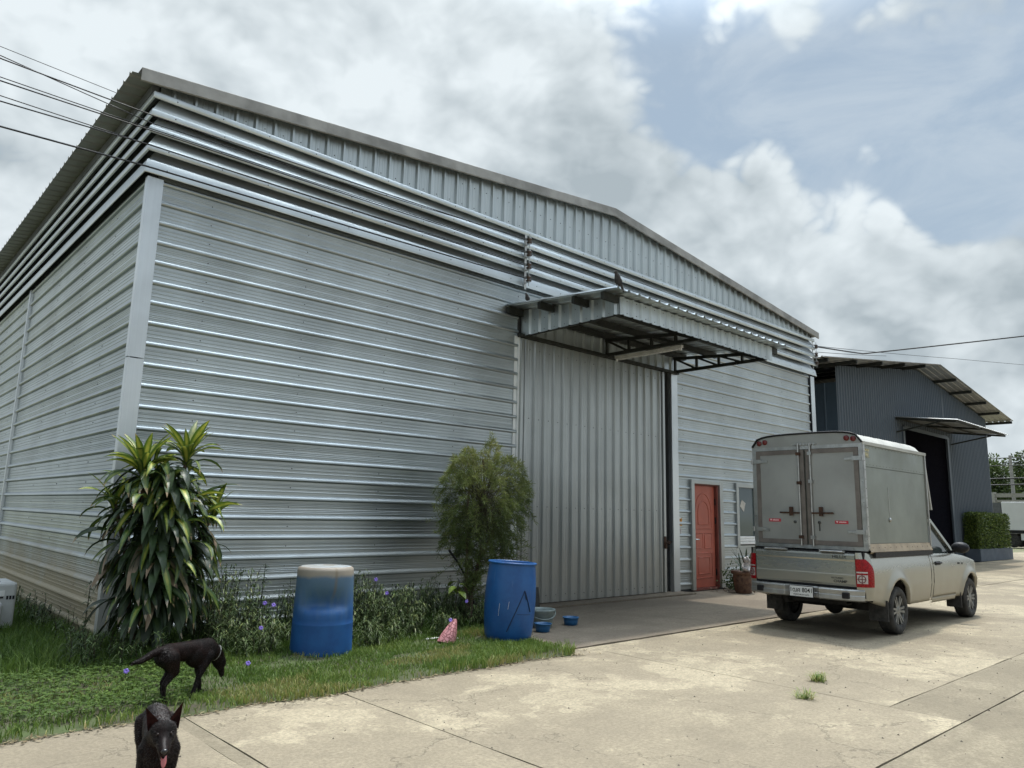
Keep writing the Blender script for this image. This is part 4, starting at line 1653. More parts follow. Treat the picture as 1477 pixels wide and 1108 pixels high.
def wheel(xc, s):
    yo = CY+s*0.755
    Mx = Matrix.Translation((xc, yo, WZ)) @ Matrix.Rotation(R(90 if s < 0 else -90), 4, 'X')
    mb = MB()
    prof = [(0.195, -0.10), (0.26, -0.105), (0.295, -0.095), (0.312, -0.07), (0.314, 0.0), (0.312, 0.07), (0.295, 0.095), (0.27, 0.105), (0.235, 0.104), (0.208, 0.092), (0.195, 0.08)]
    mb.lathe(prof, 44, Mx)
    for k in range(44):
        a = 2*math.pi*k/44
        for h0 in (-0.045, 0.045):
            c = Mx @ Vector((0.3145*math.cos(a), 0.3145*math.sin(a), h0))
            u = (Mx.to_3x3() @ Vector((-math.sin(a), math.cos(a), 0)))
            r_ = (Mx.to_3x3() @ Vector((math.cos(a), math.sin(a), 0)))
            w_ = (Mx.to_3x3() @ Vector((0, 0, 1)))
            vs_ = [c+u*(sx*0.015)+w_*(sy*0.03)+r_*0.003 for sx, sy in ((-1, -1), (1, -1), (1, 1), (-1, 1))]
            mb.add(vs_, [(0, 1, 2, 3)])
    wh = mb.build('wheel', M_RUBBER, truck)
    mb = MB()
    mb.lathe([(0.207, 0.09), (0.198, 0.082), (0.192, 0.05), (0.185, -0.08)], 36, Mx)
    mb.lathe([(0.065, 0.070), (0.055, 0.078), (0.035, 0.082), (0.0, 0.084)], 20, Mx)
    for k in range(6):
        a = 2*math.pi*k/6
        for da in (-0.17, 0.17):
            a1, a2 = a+da*1.7, a+da*0.95
            p0 = Mx @ Vector((0.05*math.cos(a1), 0.05*math.sin(a1), 0.066))
            p1 = Mx @ Vector((0.195*math.cos(a2), 0.195*math.sin(a2), 0.078))
            mb.bar(p0, p1, 0.030, 0.022, (0, 1, 0))
    mb.build('rim', rimM, wh)
    mb = MB()
    mb.lathe([(0.0, 0.012), (0.19, 0.010)], 30, Mx)
    mb.build('brake_drum', M_UNDER, wh)


for xc in (WR, WF):
    for s in (-1, 1):
        wheel(xc, s)
mb = MB()
mb.box(7.75, 12.2, CY-0.50, CY-0.40, 0.42, 0.54)
mb.box(7.75, 12.2, CY+0.40, CY+0.50, 0.42, 0.54)
mb.tube([(WR, CY-0.7, WZ), (WR, CY+0.7, WZ)], 0.045, 10)
mb.lathe([(0, -0.13), (0.10, -0.10), (0.14, 0), (0.10, 0.10), (0, 0.13)], 14, Matrix.Translation((WR, CY+0.05, WZ)) @ Matrix.Rotation(R(90), 4, 'Y'))
mb.tube([(WF, CY-0.7, WZ), (WF, CY+0.7, WZ)], 0.04, 10)
mb.box(9.1, 10.6, CY-0.38, CY+0.10, 0.32, 0.48)
mb.tube([(7.72, CY+0.30, 0.40), (8.1, CY+0.30, 0.40), (8.4, CY+0.36, 0.46), (9.2, CY+0.36, 0.38), (10.8, CY+0.3, 0.36)], 0.032, 8)
mb.box(7.80, 7.95, CY-0.5, CY+0.5, 0.40, 0.52)
mb.box(10.6, 12.1, CY-0.40, CY+0.40, 0.30, 0.72)
mb.box(7.70, 11.95, CY-0.60, CY+0.60, 0.60, 0.68)
for s in (-1, 1):
    mb.bar((7.95, CY+s*0.56, 0.44), (9.35, CY+s*0.56, 0.42), 0.06, 0.035)
    for xc in (WR, WF):
        mb.lathe([(0.44, -0.14), (0.44, 0.10)], 24, Matrix.Translation((xc, CY+s*0.70, WZ)) @ Matrix.Rotation(R(90), 4, 'X'), a0=0.0, a1=math.pi) if False else None
        rows = []
        for k in range(17):
            a = math.pi*k/16
            rows.append([(xc+0.43*math.cos(a), CY+s*yy, WZ+0.43*math.sin(a)) for yy in (0.45, 0.80)])
        mb.grid(rows)
        mb.box(xc-0.42, xc+0.42, CY+s*0.47-0.01, CY+s*0.47+0.01, 0.45, 0.75)
mb.build('undercarriage', M_UNDER, truck)
for s in (-1, 1):
    mb = MB()
    mb.box(8.19, 8.21, CY+s*0.74-0.13, CY+s*0.74+0.12, 0.20, 0.47)
    mb.build('mud_flap', M_RUBBER, truck)
    mb = MB()
    mb.box(11.24, 11.26, CY+s*0.74-0.10, CY+s*0.74+0.12, 0.18, 0.42)
    mb.build('mud_flap', M_RUBBER, truck)
    mb = MB()
    mb.lathe([(0, 0.05), (0.06, 0.045), (0.10, 0.02), (0.11, 0)], 14, Matrix.Translation((12.24, CY+s*0.66, 0.70)) @ Matrix.Rotation(R(70), 4, 'Y') @ Matrix.Diagonal((0.8, 1.2, 1, 1)))
    mb.build('headlight', M_CLEAR, truck)
# ------------------------------------------------------------------ drums
def drum_mat(name, faded):
    mt, t, b = base_mat(name)
    tc = N(t, 'ShaderNodeTexCoord')
    o = tc.outputs['Object']
    sep = N(t, 'ShaderNodeSeparateXYZ')
    t.links.new(o, sep.inputs[0])
    n = noise(t, o, 5, 5, 0.6)
    st = noise(t, vmath(t, 'MULTIPLY', o, (9, 9, 0.7)), 2.0, 5, 0.6)
    blue = mix_rgb(t, smooth(t, n, 0.3, 0.7), (0.006, 0.065, 0.225), (0.010, 0.095, 0.29))
    if faded:
        f = math_node(t, 'ADD', sep.outputs[2], math_node(t, 'MULTIPLY', st, 0.35))
        c = mix_rgb(t, smooth(t, f, 0.50, 0.90, 0.0, 0.80), blue, (0.095, 0.155, 0.205))
        f2 = math_node(t, 'ADD', sep.outputs[2], math_node(t, 'MULTIPLY', n, 0.08))
        c = mix_rgb(t, smooth(t, f2, 0.80, 0.855, 0.0, 0.95), c, (0.28, 0.24, 0.19))
        # one rust-brown run
        run = math_node(t, 'MULTIPLY', smooth(t, math_node(t, 'ABSOLUTE', math_node(t, 'ADD', sep.outputs[0], 0.035)), 0.0, 0.028, 1, 0), smooth(t, sep.outputs[2], 0.52, 0.66))
        c = mix_rgb(t, math_node(t, 'MULTIPLY', run, 0.45), c, (0.16, 0.11, 0.05))
    else:
        c = mix_rgb(t, smooth(t, st, 0.62, 0.74, 0.0, 0.35), blue, (0.12, 0.20, 0.36))
    t.links.new(c, b.inputs['Base Color'])
    b.inputs['Roughness'].default_value = 0.42 if not faded else 0.6
    bump(t, b, noise(t, o, 2.5, 3), 0.25, 0.03)
    return mt


def drum(prof, n, dent=None):
    rows = []
    for r, z in prof:
        row = []
        for k in range(n+1):
            a = 2*math.pi*k/n
            rr = r
            if dent:
                rr += dent(a, z)
            row.append((rr*math.cos(a), rr*math.sin(a), z))
        rows.append(row)
    return rows


# faded drum standing upside down, belly dented on the side facing the yard
d1 = thing('blue_drum', 'faded blue plastic drum upside down with pale dusty top and dented belly', 'drum', (1.70, -1.72, 0.02), 'blue plastic drums')
prof = [(0.318, 0.0), (0.318, 0.10), (0.316, 0.22), (0.314, 0.30), (0.3145, 0.306), (0.312, 0.312), (0.311, 0.36), (0.310, 0.40), (0.3095, 0.43), (0.309, 0.45), (0.308, 0.47), (0.307, 0.49), (0.306, 0.51), (0.305, 0.54), (0.304, 0.58), (0.302, 0.62), (0.300, 0.66), (0.299, 0.70), (0.297, 0.76), (0.294, 0.84), (0.285, 0.868), (0.262, 0.880)]
cam_a = math.atan2(-9.05+1.72, -2.386-1.70)


def dent(a, z):
    da = (a-cam_a+math.pi) % (2*math.pi)-math.pi
    # wedge pushed in: sharp crease at mid height fading upwards
    if abs(da) > 0.95:
        return 0
    w = math.cos(da/0.95*math.pi/2)**0.7
    h = math.exp(-((z-0.50)/0.045)**2) if z < 0.50 else math.exp(-((z-0.50)/0.13)**2)
    return -0.095*w*h


mb = MB()
mb.grid(drum([(r, z) for r, z in prof], 48, dent))
M_D1 = drum_mat('faded_blue_plastic', True)
bd = mb.build('body', M_D1)
bd.parent = d1
mb = MB()
mb.grid(drum([(0.262, 0.880), (0.215, 0.880), (0.205, 0.872), (0.195, 0.872), (0.10, 0.874), (0.0, 0.874)], 40))
tp = mb.build('top', M('dusty_lid', (0.31, 0.295, 0.26), 0.85, 0, 0.25, 6, 0.3, 20, alt=(0.30, 0.34, 0.36)))
tp.parent = d1

d2 = thing('blue_drum', 'bright blue plastic drum with a black painted letter, beside the tall door', 'drum', (3.90, -2.23, 0.01), 'blue plastic drums')
d2.rotation_euler = (R(1.5), R(2.2), 0)
prof = [(0.0, 0.01), (0.25, 0.0), (0.272, 0.015), (0.285, 0.08), (0.300, 0.22), (0.308, 0.40), (0.308, 0.55), (0.300, 0.70), (0.286, 0.84), (0.280, 0.88), (0.280, 0.895)]
mb = MB()
mb.grid(drum(prof, 48))
M_D2 = drum_mat('bright_blue_plastic', False)
bd = mb.build('body', M_D2)
bd.parent = d2
mb = MB()
mb.lathe([(0.278, 0.888), (0.296, 0.890), (0.300, 0.900), (0.296, 0.912), (0.276, 0.914), (0.268, 0.905), (0.262, 0.60), (0.25, 0.05), (0.0, 0.04)], 48)
rim = mb.build('rim', M_D2)
rim.parent = d2
ca = math.atan2(-9.05+2.23, -2.386-3.90)


def on_drum(u, z):
    # u metres to the right as seen from the camera
    a = ca + u/0.30
    r = 0.309 if 0.35 < z < 0.6 else (0.304 if z < 0.7 else 0.2995)
    return (r*math.cos(a), r*math.sin(a), z)


mb = MB()
for (u0, z0, u1, z1, w) in ((0.17, 0.60, -0.02, 0.13, 0.010), (0.17, 0.60, 0.27, 0.36, 0.013), (0.09, 0.33, 0.285, 0.325, 0.006), (0.17, 0.60, 0.20, 0.50, 0.012)):
    mb.tube([on_drum(u0+(u1-u0)*k/10, z0+(z1-z0)*k/10) for k in range(11)], w*0.8, 6, flat=0.5)
lt = mb.build('painted_letter', M('black_paint_faded', (0.004, 0.018, 0.06), 0.7))
lt.parent = d2
mb = MB()
for u, z0, z1 in ((-0.13, 0.30, 0.44), (-0.02, 0.38, 0.47)):
    mb.tube([on_drum(u+0.002*k, z0+(z1-z0)*k/5) for k in range(6)], 0.0016, 5)
dp = mb.build('paint_drips', M_WHITE)
dp.parent = d2
stuff(dp)

# ------------------------------------------------------------------ bowls, bucket, board
M_BOWL = M('blue_bowl_plastic', (0.014, 0.10, 0.24), 0.4, 0, 0.12, 15)
for (x, y, rz, lab) in ((4.70, -2.03, 0.3, 'small blue plastic bowl standing beside the grey bucket'), (5.45, -1.83, 1.1, 'small blue plastic bowl standing alone on the grey apron')):
    mb = MB()
    mb.lathe([(0.0, 0.012), (0.075, 0.0), (0.088, 0.004), (0.098, 0.05), (0.106, 0.095), (0.116, 0.098), (0.116, 0.108), (0.104, 0.108), (0.094, 0.05), (0.083, 0.018), (0.0, 0.016)], 28)
    b_o = mb.build('blue_bowl', M_BOWL)
    b_o.location = (x, y, 0.004)
    tag(b_o, lab, 'bowl', 'blue bowls by the drum')
M_PAIL = M('grey_green_plastic', (0.20, 0.24, 0.23), 0.5, 0, 0.15, 10)
bk = thing('plastic_bucket', 'grey green plastic bucket with carrying handle behind the bright blue drum', 'bucket', (4.98, -1.72, 0.004))
mb = MB()
mb.lathe([(0, 0.02), (0.14, 0.0), (0.15, 0.01), (0.175, 0.20), (0.195, 0.215), (0.195, 0.235), (0.172, 0.235), (0.165, 0.20), (0.14, 0.03), (0, 0.03)], 28)
o_ = mb.build('body', M_PAIL)
o_.parent = bk
mb = MB()
mb.tube([(0.19*math.cos(a), -0.19*abs(math.sin(a))*0.9-0.01, 0.215-0.10*abs(math.sin(a))) for a in [math.pi*k/14 for k in range(15)]], 0.009, 6)
o_ = mb.build('handle', M_PAIL)
o_.parent = bk
o_.rotation_euler = (0, 0, R(-28))
mb = MB()
mb.prism([(-0.11, 0), (0.11, 0), (0.09, 0.46), (-0.07, 0.46)], lambda u, v, t: (u, t+v*0.22, v), -0.012, 0.012)
o_ = mb.build('dark_board', M('dark_board', (0.035, 0.034, 0.03), 0.8, 0, 0.3, 8), origin=(0, 0, 0), bevel=0.004)
o_.location = (5.22, -1.32, 0.006)
o_.rotation_euler = (0, 0, R(-35))
tag(o_, 'narrow dark board standing upright behind the grey bucket', 'board')

# white pipe, pink cone, black stick
mb = MB()
mb.tube([(3.02, -1.78, 0.03), (3.2, -1.88, 0.045), (3.35, -2.0, 0.035)], 0.014, 8)
tag(mb.build('plastic_pipe', M_WHITE), 'short white plastic pipe lying in the grass beside the pink cone', 'pipe')
mb = MB()
n_ = 18
rows = []
for z, r in ((0.0, 0.105), (0.03, 0.10), (0.10, 0.082), (0.17, 0.056), (0.24, 0.026), (0.265, 0.006)):
    rows.append([((r+0.008*math.sin(6*2*math.pi*k/n_))*math.cos(2*math.pi*k/n_)+z*0.26, (r+0.008*math.cos(5*2*math.pi*k/n_))*math.sin(2*math.pi*k/n_), z) for k in range(n_+1)])
mb.grid(rows)
mp, t_, b_ = base_mat('pink_patterned_plastic')
vo = N(t_, 'ShaderNodeTexVoronoi')
vo.feature = 'DISTANCE_TO_EDGE'
vo.inputs['Scale'].default_value = 22
tcn = N(t_, 'ShaderNodeTexCoord')
t_.links.new(tcn.outputs['Object'], vo.inputs['Vector'])
t_.links.new(mix_rgb(t_, smooth(t_, vo.outputs[0], 0.03, 0.10), (0.22, 0.06, 0.07), (0.62, 0.28, 0.29)), b_.inputs['Base Color'])
b_.inputs['Roughness'].default_value = 0.5
o_ = mb.build('pink_cone', mp)
o_.location = (3.10, -2.06, 0.03)
o_.rotation_euler = (R(-8), R(6), R(-40))
tag(o_, 'pink patterned cone in the grass between the two blue drums', 'garden cone')
mb = MB()
mb.tube([(3.85, -1.1, 1.0), (4.02, -1.08, 0.84), (4.3, -1.05, 0.5), (4.42, -1.03, 0.03)], [0.017, 0.014, 0.012, 0.012], 8)
tag(mb.build('black_stick', M_BLACK), 'thin black stick leaning into the feathery shrub', 'stick')

# ------------------------------------------------------------------ white appliance by the left wall
ac = thing('white_appliance', 'off white plastic appliance case standing in the weeds along the left wall', 'appliance', (-0.88, 1.45, 0))
M_AC = M('aged_white_plastic', (0.50, 0.51, 0.50), 0.5, 0, 0.08, 6)
mb = MB()
mb.box(-1.710, -0.660, 1.30, 1.95, 0.08, 0.585)
cs = mb.build('casing', M_AC, ac, bevel=0.03)
mb = MB()
mb.box(-0.960, -0.780, 1.292, 1.30, 0.44, 0.50)
mb.build('label_plate', M_WHITE, cs)
mb = MB()
mb.box(-0.950, -0.790, 1.288, 1.293, 0.415, 0.432)
mb.box(-0.960, -0.800, 1.50, 1.53, 0.584, 0.588)
for k in range(3):
    mb.box(-0.76+0.03*k, -0.74+0.03*k, 1.295, 1.2985, 0.40, 0.44)
mb.build('vents', M_BLACK, cs)
mb = MB()
mb.box(-1.660, -0.815, 1.05, 1.27, 0.06, 0.40)
mb.build('front_cover', M_AC, ac, bevel=0.05)
ac.location.x += 0.09

# ------------------------------------------------------------------ pot with statue
pt = thing('plant_pot', 'weathered brown urn planted with spiky leaves beside the red door', 'plant pot', (11.78, -0.80, 0))
M_URN = M('weathered_brown_glaze', (0.085, 0.035, 0.022), 0.6, 0, 0.35, 14, 0.3, 30, alt=(0.16, 0.085, 0.05))
mb = MB()
Mx = Matrix.Translation((11.78, -0.80, 0.0))
mb.lathe([(0, 0.0), (0.155, 0.0), (0.165, 0.03), (0.19, 0.2), (0.205, 0.34), (0.20, 0.37), (0.235, 0.385), (0.245, 0.41), (0.24, 0.445), (0.21, 0.45), (0.20, 0.41), (0.0, 0.40)], 30, Mx)
mb.build('urn', M_URN, pt)


def strap(mb, base, az, L, w, rise, droop, n=6, mi=0):
    """a strap leaf as a bent ribbon with a shallow fold"""
    base = Vector(base)
    d = Vector((math.cos(az), math.sin(az), 0))
    sd_ = Vector((-math.sin(az), math.cos(az), 0))
    rows = []
    p = base.copy()
    ang = rise
    for i in range(n+1):
        t = i/n
        ww = w*(0.55+0.9*t)*(1-t)**0.55*1.6 if t < 1 else 0
        ww = min(ww, w)
        nrm = Vector((-math.sin(ang)*d.x, -math.sin(ang)*d.y, math.cos(ang)))
        rows.append([p-sd_*ww/2+nrm*ww*0.12, p.copy(), p+sd_*ww/2+nrm*ww*0.12])
        p = p+(d*math.cos(ang)+Vector((0, 0, 1))*math.sin(ang))*(L/n)
        ang -= droop/n
    mb.grid(rows, smooth=True, mi=mi)


M_SPIKE = M('dark_spike_leaf', (0.025, 0.05, 0.015), 0.45, 0, 0.3, 12)
for k in range(13):
    mb = MB()
    strap(mb, (11.86+rnd(-.06, .06), -0.78+rnd(-.06, .06), 0.40), 2*math.pi*k/13, rnd(0.4, 0.62), 0.035, R(rnd(55, 82)), R(rnd(10, 40)))
    mb.build('leaf', M_SPIKE, pt)


def blob(name, mat, balls, voxel=0.01, smooth_it=4, parent=None, loc=(0, 0, 0), rot=(0, 0, 0), capsules=()):
    """one continuous surface grown over balls and tapered capsules"""
    bm = bmesh.new()
    for c, r in balls:
        rr = r if isinstance(r, (tuple, list)) else (r, r, r)
        Mx = Matrix.Translation(c) @ Matrix.Diagonal((*rr, 1))
        bmesh.ops.create_icosphere(bm, subdivisions=3, radius=1.0, matrix=Mx)
    for a, b, ra, rb in capsules:
        a, b = Vector(a), Vector(b)
        d = b-a
        L = d.length
        q = d.to_track_quat('Z', 'Y').to_matrix().to_4x4()
        Mx = Matrix.Translation((a+b)/2) @ q
        bmesh.ops.create_cone(bm, cap_ends=True, segments=16, radius1=ra, radius2=rb, depth=L, matrix=Mx)
        for p, r in ((a, ra), (b, rb)):
            bmesh.ops.create_icosphere(bm, subdivisions=2, radius=r, matrix=Matrix.Translation(p))
    me = bpy.data.meshes.new(name)
    bm.to_mesh(me)
    bm.free()
    ob = bpy.data.objects.new(name, me)
    COL.objects.link(ob)
    md = ob.modifiers.new('remesh', 'REMESH')
    md.mode = 'VOXEL'
    md.voxel_size = voxel
    md.use_smooth_shade = True
    ms = ob.modifiers.new('smooth', 'SMOOTH')
    ms.iterations = smooth_it
    ms.factor = 0.5
    dg = bpy.context.evaluated_depsgraph_get()
    m2 = bpy.data.meshes.new_from_object(ob.evaluated_get(dg))
    ob.modifiers.clear()
    ob.data = m2
    m2.polygons.foreach_set('use_smooth', [True]*len(m2.polygons))
    m2.materials.clear()
    m2.materials.append(mat)
    if parent is not None:
        ob.parent = parent
    ob.location = loc
    ob.rotation_euler = rot
    ORG[ob.name] = Vector(loc)
    return ob


st_ = blob('garden_statuette', M('chalky_plaster', (0.50, 0.47, 0.46), 0.8, 0, 0.15, 30, 0.2, 50),
           [((0, 0, 0.06), (0.085, 0.07, 0.06)), ((0, 0, 0.13), (0.055, 0.05, 0.06)), ((0.015, 0, 0.235), (0.058, 0.052, 0.058)), ((0.05, -0.02, 0.06), (0.05, 0.05, 0.04))],
           0.007, 3, loc=(11.66, -0.95, 0.445), rot=(0, 0, R(200)),
           capsules=[((0.0, 0.05, 0.16), (0.05, 0.075, 0.22), 0.022, 0.018), ((0.05, 0.075, 0.22), (0.05, 0.03, 0.29), 0.018, 0.02), ((0, -0.05, 0.15), (0.07, -0.06, 0.09), 0.022, 0.018), ((0.0, 0.04, 0.05), (0.10, 0.06, 0.03), 0.03, 0.022)])
tag(st_, 'small pale plaster figure sitting on the rim of the brown urn', 'statuette')

# litter and low shrub between door and pot
sh_ = thing('low_shrub', 'low leafy shrub squeezed between the red door and the brown urn', 'shrub', (12.15, -0.35, 0))
lv = Leaves()
for _ in range(420):
    p = Vector((12.13+random.gauss(0, 0.13), -0.40+random.gauss(0, 0.12), abs(random.gauss(0.2, 0.14))+0.02))
    lv.quad(p, rdir()+Vector((0, -0.3, 0.3)), rdir(), rnd(0.04, 0.08), rnd(0.025, 0.045), random.random())
lv.build('foliage', leaf_mat('shrub_leaf', ((0.02, 0.04, 0.012), (0.06, 0.10, 0.03), (0.16, 0.19, 0.09)), 0.5), sh_)
mb = MB()
for k in range(6):
    mb.tube([(12.13, -0.40, 0), (12.13+rnd(-.12, .12), -0.40+rnd(-.12, .12), rnd(.15, .35))], 0.006, 5)
mb.build('stem', M_TWIG, sh_)
lv = Leaves()
for _ in range(260):
    p = Vector((rnd(11.35, 13.4), -rnd(0.12, 1.0)**1.4, 0.012))
    lv.quad(p, Vector((rnd(-1, 1), rnd(-1, 1), rnd(0, 0.5))), (0, 0, 1), rnd(0.03, 0.07), rnd(0.02, 0.035), random.random())
stuff(lv.build('leaf_litter', leaf_mat('dry_leaf', ((0.05, 0.03, 0.015), (0.13, 0.075, 0.04), (0.28, 0.24, 0.18)), 0.8, 0.0)))

# ------------------------------------------------------------------ wall stickers, lock, lamp
M_ORANGE = M('orange_print', (0.62, 0.27, 0.02), 0.5, 0, 0.2, 60)
mb = MB()
mb.box(10.70, 10.80, -0.008, -0.004, 1.33, 1.49)
mb.box(10.715, 10.775, -0.0095, -0.008, 1.36, 1.39, 1)
mb.box(10.72, 10.765, -0.0095, -0.008, 1.43, 1.46, 1)
mb.box(10.70, 10.77, -0.0095, -0.008, 1.475, 1.50, 2)
tag(mb.build('notice_sticker', [M_ORANGE, M('brown_print', (0.25, 0.09, 0.01), 0.6), M_WHITE]), 'small orange notice stuck on the metal strip left of the red door', 'sticker')
mb = MB()
mb.box(10.67, 10.77, -0.008, -0.005, 1.12, 1.27)
mb.box(10.69, 10.76, -0.0092, -0.008, 1.14, 1.15, 1)
mb.box(10.69, 10.70, -0.0092, -0.008, 1.17, 1.25, 1)
mb.box(10.735, 10.745, -0.0092, -0.008, 1.17, 1.25, 1)
tag(mb.build('notice_sticker', [M('faded_paper', (0.48, 0.44, 0.44), 0.7), M('grey_print', (0.2, 0.2, 0.2), 0.7)]), 'faded white notice below the orange sticker', 'sticker')
mb = MB()
mb.box(12.36, 12.44, -0.008, -0.005, 1.36, 1.50)
mb.box(12.375, 12.415, -0.0092, -0.008, 1.44, 1.47, 1)
tag(mb.build('notice_sticker', [M('faded_paper_right', (0.40, 0.39, 0.40), 0.7), M_BADGE]), 'faded grey notice on the metal strip right of the red door', 'sticker')
lk = thing('door_lock', 'rusty chain and padlock on the edge of the tall sliding door', 'lock', (10.1, -0.12, 0.95))
mb = MB()
mb.box(10.05, 10.11, -0.13, -0.10, 0.88, 0.96)
mb.tube([(10.06, -0.115, 0.96), (10.06, -0.115, 0.99), (10.08, -0.115, 1.005), (10.10, -0.115, 0.99), (10.10, -0.115, 0.96)], 0.007, 6)
mb.build('padlock', M_RUST, lk)
for k in range(7):
    mb = MB()
    c = Vector((10.08+0.045*k, -0.11+0.012*k, 1.0+0.03*math.sin(k*1.1)))
    ax = Vector((1, 0.2, 0.3)) if k % 2 else Vector((1, -0.2, -0.2))
    up_ = Vector((0, 0, 1)) if k % 2 else Vector((0, 1, 0))
    mb.tube([c+ax*0.03*math.cos(a)+up_*0.017*math.sin(a) for a in [2*math.pi*j/10 for j in range(11)]], 0.006, 5, caps=False)
    mb.build('chain_link', M_RUST, lk)
mb = MB()
mb.box(10.03, 10.10, -0.112, -0.097, 0.90, 1.12)
mb.build('hasp', M_RUST, lk)

tl = thing('tube_light', 'bare fluorescent tube light fixed under the door canopy', 'lamp', (8.34, -0.95, 4.44))
mb = MB()
mb.box(8.37, 8.43, -1.72, -0.22, 4.445, 4.495)
mb.build('batten', M('white_batten', (0.55, 0.54, 0.51), 0.5), tl)
mb = MB()
mb.tube([(8.40, -1.66, 4.425), (8.40, -0.28, 4.425)], 0.013, 10)
mb.build('tube', M('unlit_tube', (0.75, 0.74, 0.72), 0.3), tl)
for y in (-1.70, -0.26):
    mb = MB()
    mb.box(8.385, 8.415, y, y+0.03, 4.40, 4.4445)
    mb.build('holder', M_WHITE, tl)

# ------------------------------------------------------------------ insulator racks and wires
def rack(loc, label, zs_, ax):
    t = thing('insulator_rack', label, 'insulator', loc, 'insulator racks on the silver warehouse')
    x, y, _ = loc
    ax = Vector(ax)
    sd_ = Vector((-ax.y, ax.x, 0))
    mb = MB()
    o = Vector((x, y, 0))
    mb.bar(o+Vector((0, 0, min(zs_)-0.16))+ax*0.02, o+Vector((0, 0, max(zs_)+0.14))+ax*0.02, 0.05, 0.02, ax)
    for z in zs_:
        for dz in (-0.055, 0.055):
            mb.bar(o+Vector((0, 0, z+dz))+ax*0.02, o+Vector((0, 0, z+dz))+ax*0.14, 0.035, 0.008)
    mb.tube([o+ax*0.115+Vector((0, 0, min(zs_)-0.12)), o+ax*0.115+Vector((0, 0, max(zs_)+0.12))], 0.008, 6)
    mb.build('bracket', M_ALU, t)
    for z in zs_:
        mb = MB()
        mb.lathe([(0.012, -0.045), (0.045, -0.042), (0.048, -0.02), (0.030, -0.008), (0.030, 0.008), (0.048, 0.02), (0.045, 0.042), (0.012, 0.045)], 14,
                 Matrix.Translation(o+ax*0.115+Vector((0, 0, z))))
        mb.build('insulator', M_CERAMIC, t)
    return t


ZS = (6.17, 5.94, 5.71, 5.48)
rack((6.06, -0.105, 5.8), 'rack of four brown insulators on the front louvers above the canopy', ZS, (0, -1, 0))
rack((17.06, -0.02, 5.9), 'insulator rack on the right corner of the silver warehouse', (6.20, 5.97, 5.74), (0.55, -0.83, 0))


def wire(pts, r, label, sag=0.0, n=14):
    mb = MB()
    P = []
    for i in range(len(pts)-1):
        a, b = Vector(pts[i]), Vector(pts[i+1])
        for k in range(n):
            t = k/n
            P.append(a.lerp(b, t)-Vector((0, 0, sag*4*t*(1-t)*(b-a).length*0.01)))
    P.append(Vector(pts[-1]))
    mb.tube(P, r, 5)
    return tag(mb.build('power_wire', M_WIRE), label, 'wire', 'overhead wires')


ords = ('top', 'second', 'third', 'lowest')
leftz = (6.02, 5.78, 5.56, 5.29)
for i in range(4):
    zl = leftz[i]
    zc_ = (5.99, 5.80, 5.62, 5.35)[i]
    wire([(-26, -0.8, zl+1.6), (-1.6, -0.28, zl), (-0.12, -0.24, zc_+0.02), (6.03, -0.22, ZS[i])], 0.008 if i < 3 else 0.011,
         f'black wire running left from the {ords[i]} insulator of the front rack', 0.10)
    if i < 3:
        wire([(6.09, -0.22, ZS[i]), (17.05, -0.13, (6.20, 5.97, 5.74)[i])], 0.005, f'thin black wire from the {ords[i]} front insulator to the right corner rack', 0.25)
for i, (zl, zr_) in enumerate(((6.06, 5.93), (5.83, 5.86), (5.63, 5.66))):
    wire([(-26, -0.7, zl+1.75), (-1.6, -0.26, zl), (-0.11, -0.2, zr_), (6.03, -0.21, ZS[i]+0.03)], 0.006, f'thin black wire twinned just above the {ords[i]} left wire', 0.1)
wire([(-26, 6, 10.6), (-1.11, 6, 9.48), (8, 6, 9.1)], 0.007, 'topmost thin wire crossing above the left eave', 0.02)
# right side: cable to the dark shed and the far lines
wire([(17.1, -0.12, 6.2), (21.3, 0.3, 6.75), (26.1, -3.0, 7.66), (40, -11, 10.4)], 0.022, 'thick black cable rising right above the dark warehouse', 0.12)
wire([(17.1, -0.1, 6.22), (28.9, -0.1, 7.75), (60, -4, 11)], 0.008, 'thin wire level with the dark warehouse ridge', 0.15)
wire([(17.1, -0.1, 6.05), (23.5, 0.4, 7.05)], 0.008, 'thin wire falling from the corner rack to the dark warehouse roof', 0.2)
for i, (y0, z0, r) in enumerate(((7.7, 6.3, 0.03), (7.7, 5.75, 0.03), (7.7, 4.8, 0.05), (7.7, 4.35, 0.05))):
    wire([(60, y0+1.2, z0-0.05), (60, -14, z0+(0.3 if i > 1 else 0.05))], r, f'{("topmost", "second", "third", "lowest")[i]} distant line right of the dark warehouse', 0.05)

# ------------------------------------------------------------------ birds on the canopy
M_BIRD = M('brown_feather', (0.030, 0.026, 0.024), 0.9, 0, 0.35, 30)


def bird(loc, s, rz, label):
    b = thing('bird', label, 'bird', loc, 'birds perched on the canopy')
    k = s
    body = blob('body', M_BIRD, [((0, 0, 0.13*k), (0.055*k, 0.05*k, 0.09*k)), ((0.01*k, 0, 0.19*k), (0.042*k, 0.04*k, 0.05*k)), ((0.03*k, 0, 0.245*k), (0.030*k, 0.027*k, 0.03*k)), ((-0.045*k, 0, 0.09*k), (0.04*k, 0.04*k, 0.07*k))],
                0.008*k, 3, b, capsules=[((-0.05*k, 0, 0.07*k), (-0.11*k, 0, -0.05*k), 0.026*k, 0.016*k), ((0.05*k, 0, 0.245*k), (0.078*k, 0, 0.238*k), 0.009*k, 0.003*k)])
    ORG[b.name] = Vector((0, 0, 0))
    for sy in (-1, 1):
        mb = MB()
        mb.tube([(0.0, sy*0.02*k, 0.06*k), (0.005*k, sy*0.02*k, 0.0), (0.03*k, sy*0.02*k, 0.0)], 0.005*k, 5)
        mb.build('leg', M_RUST, b)
    b.rotation_euler = (0, 0, rz)


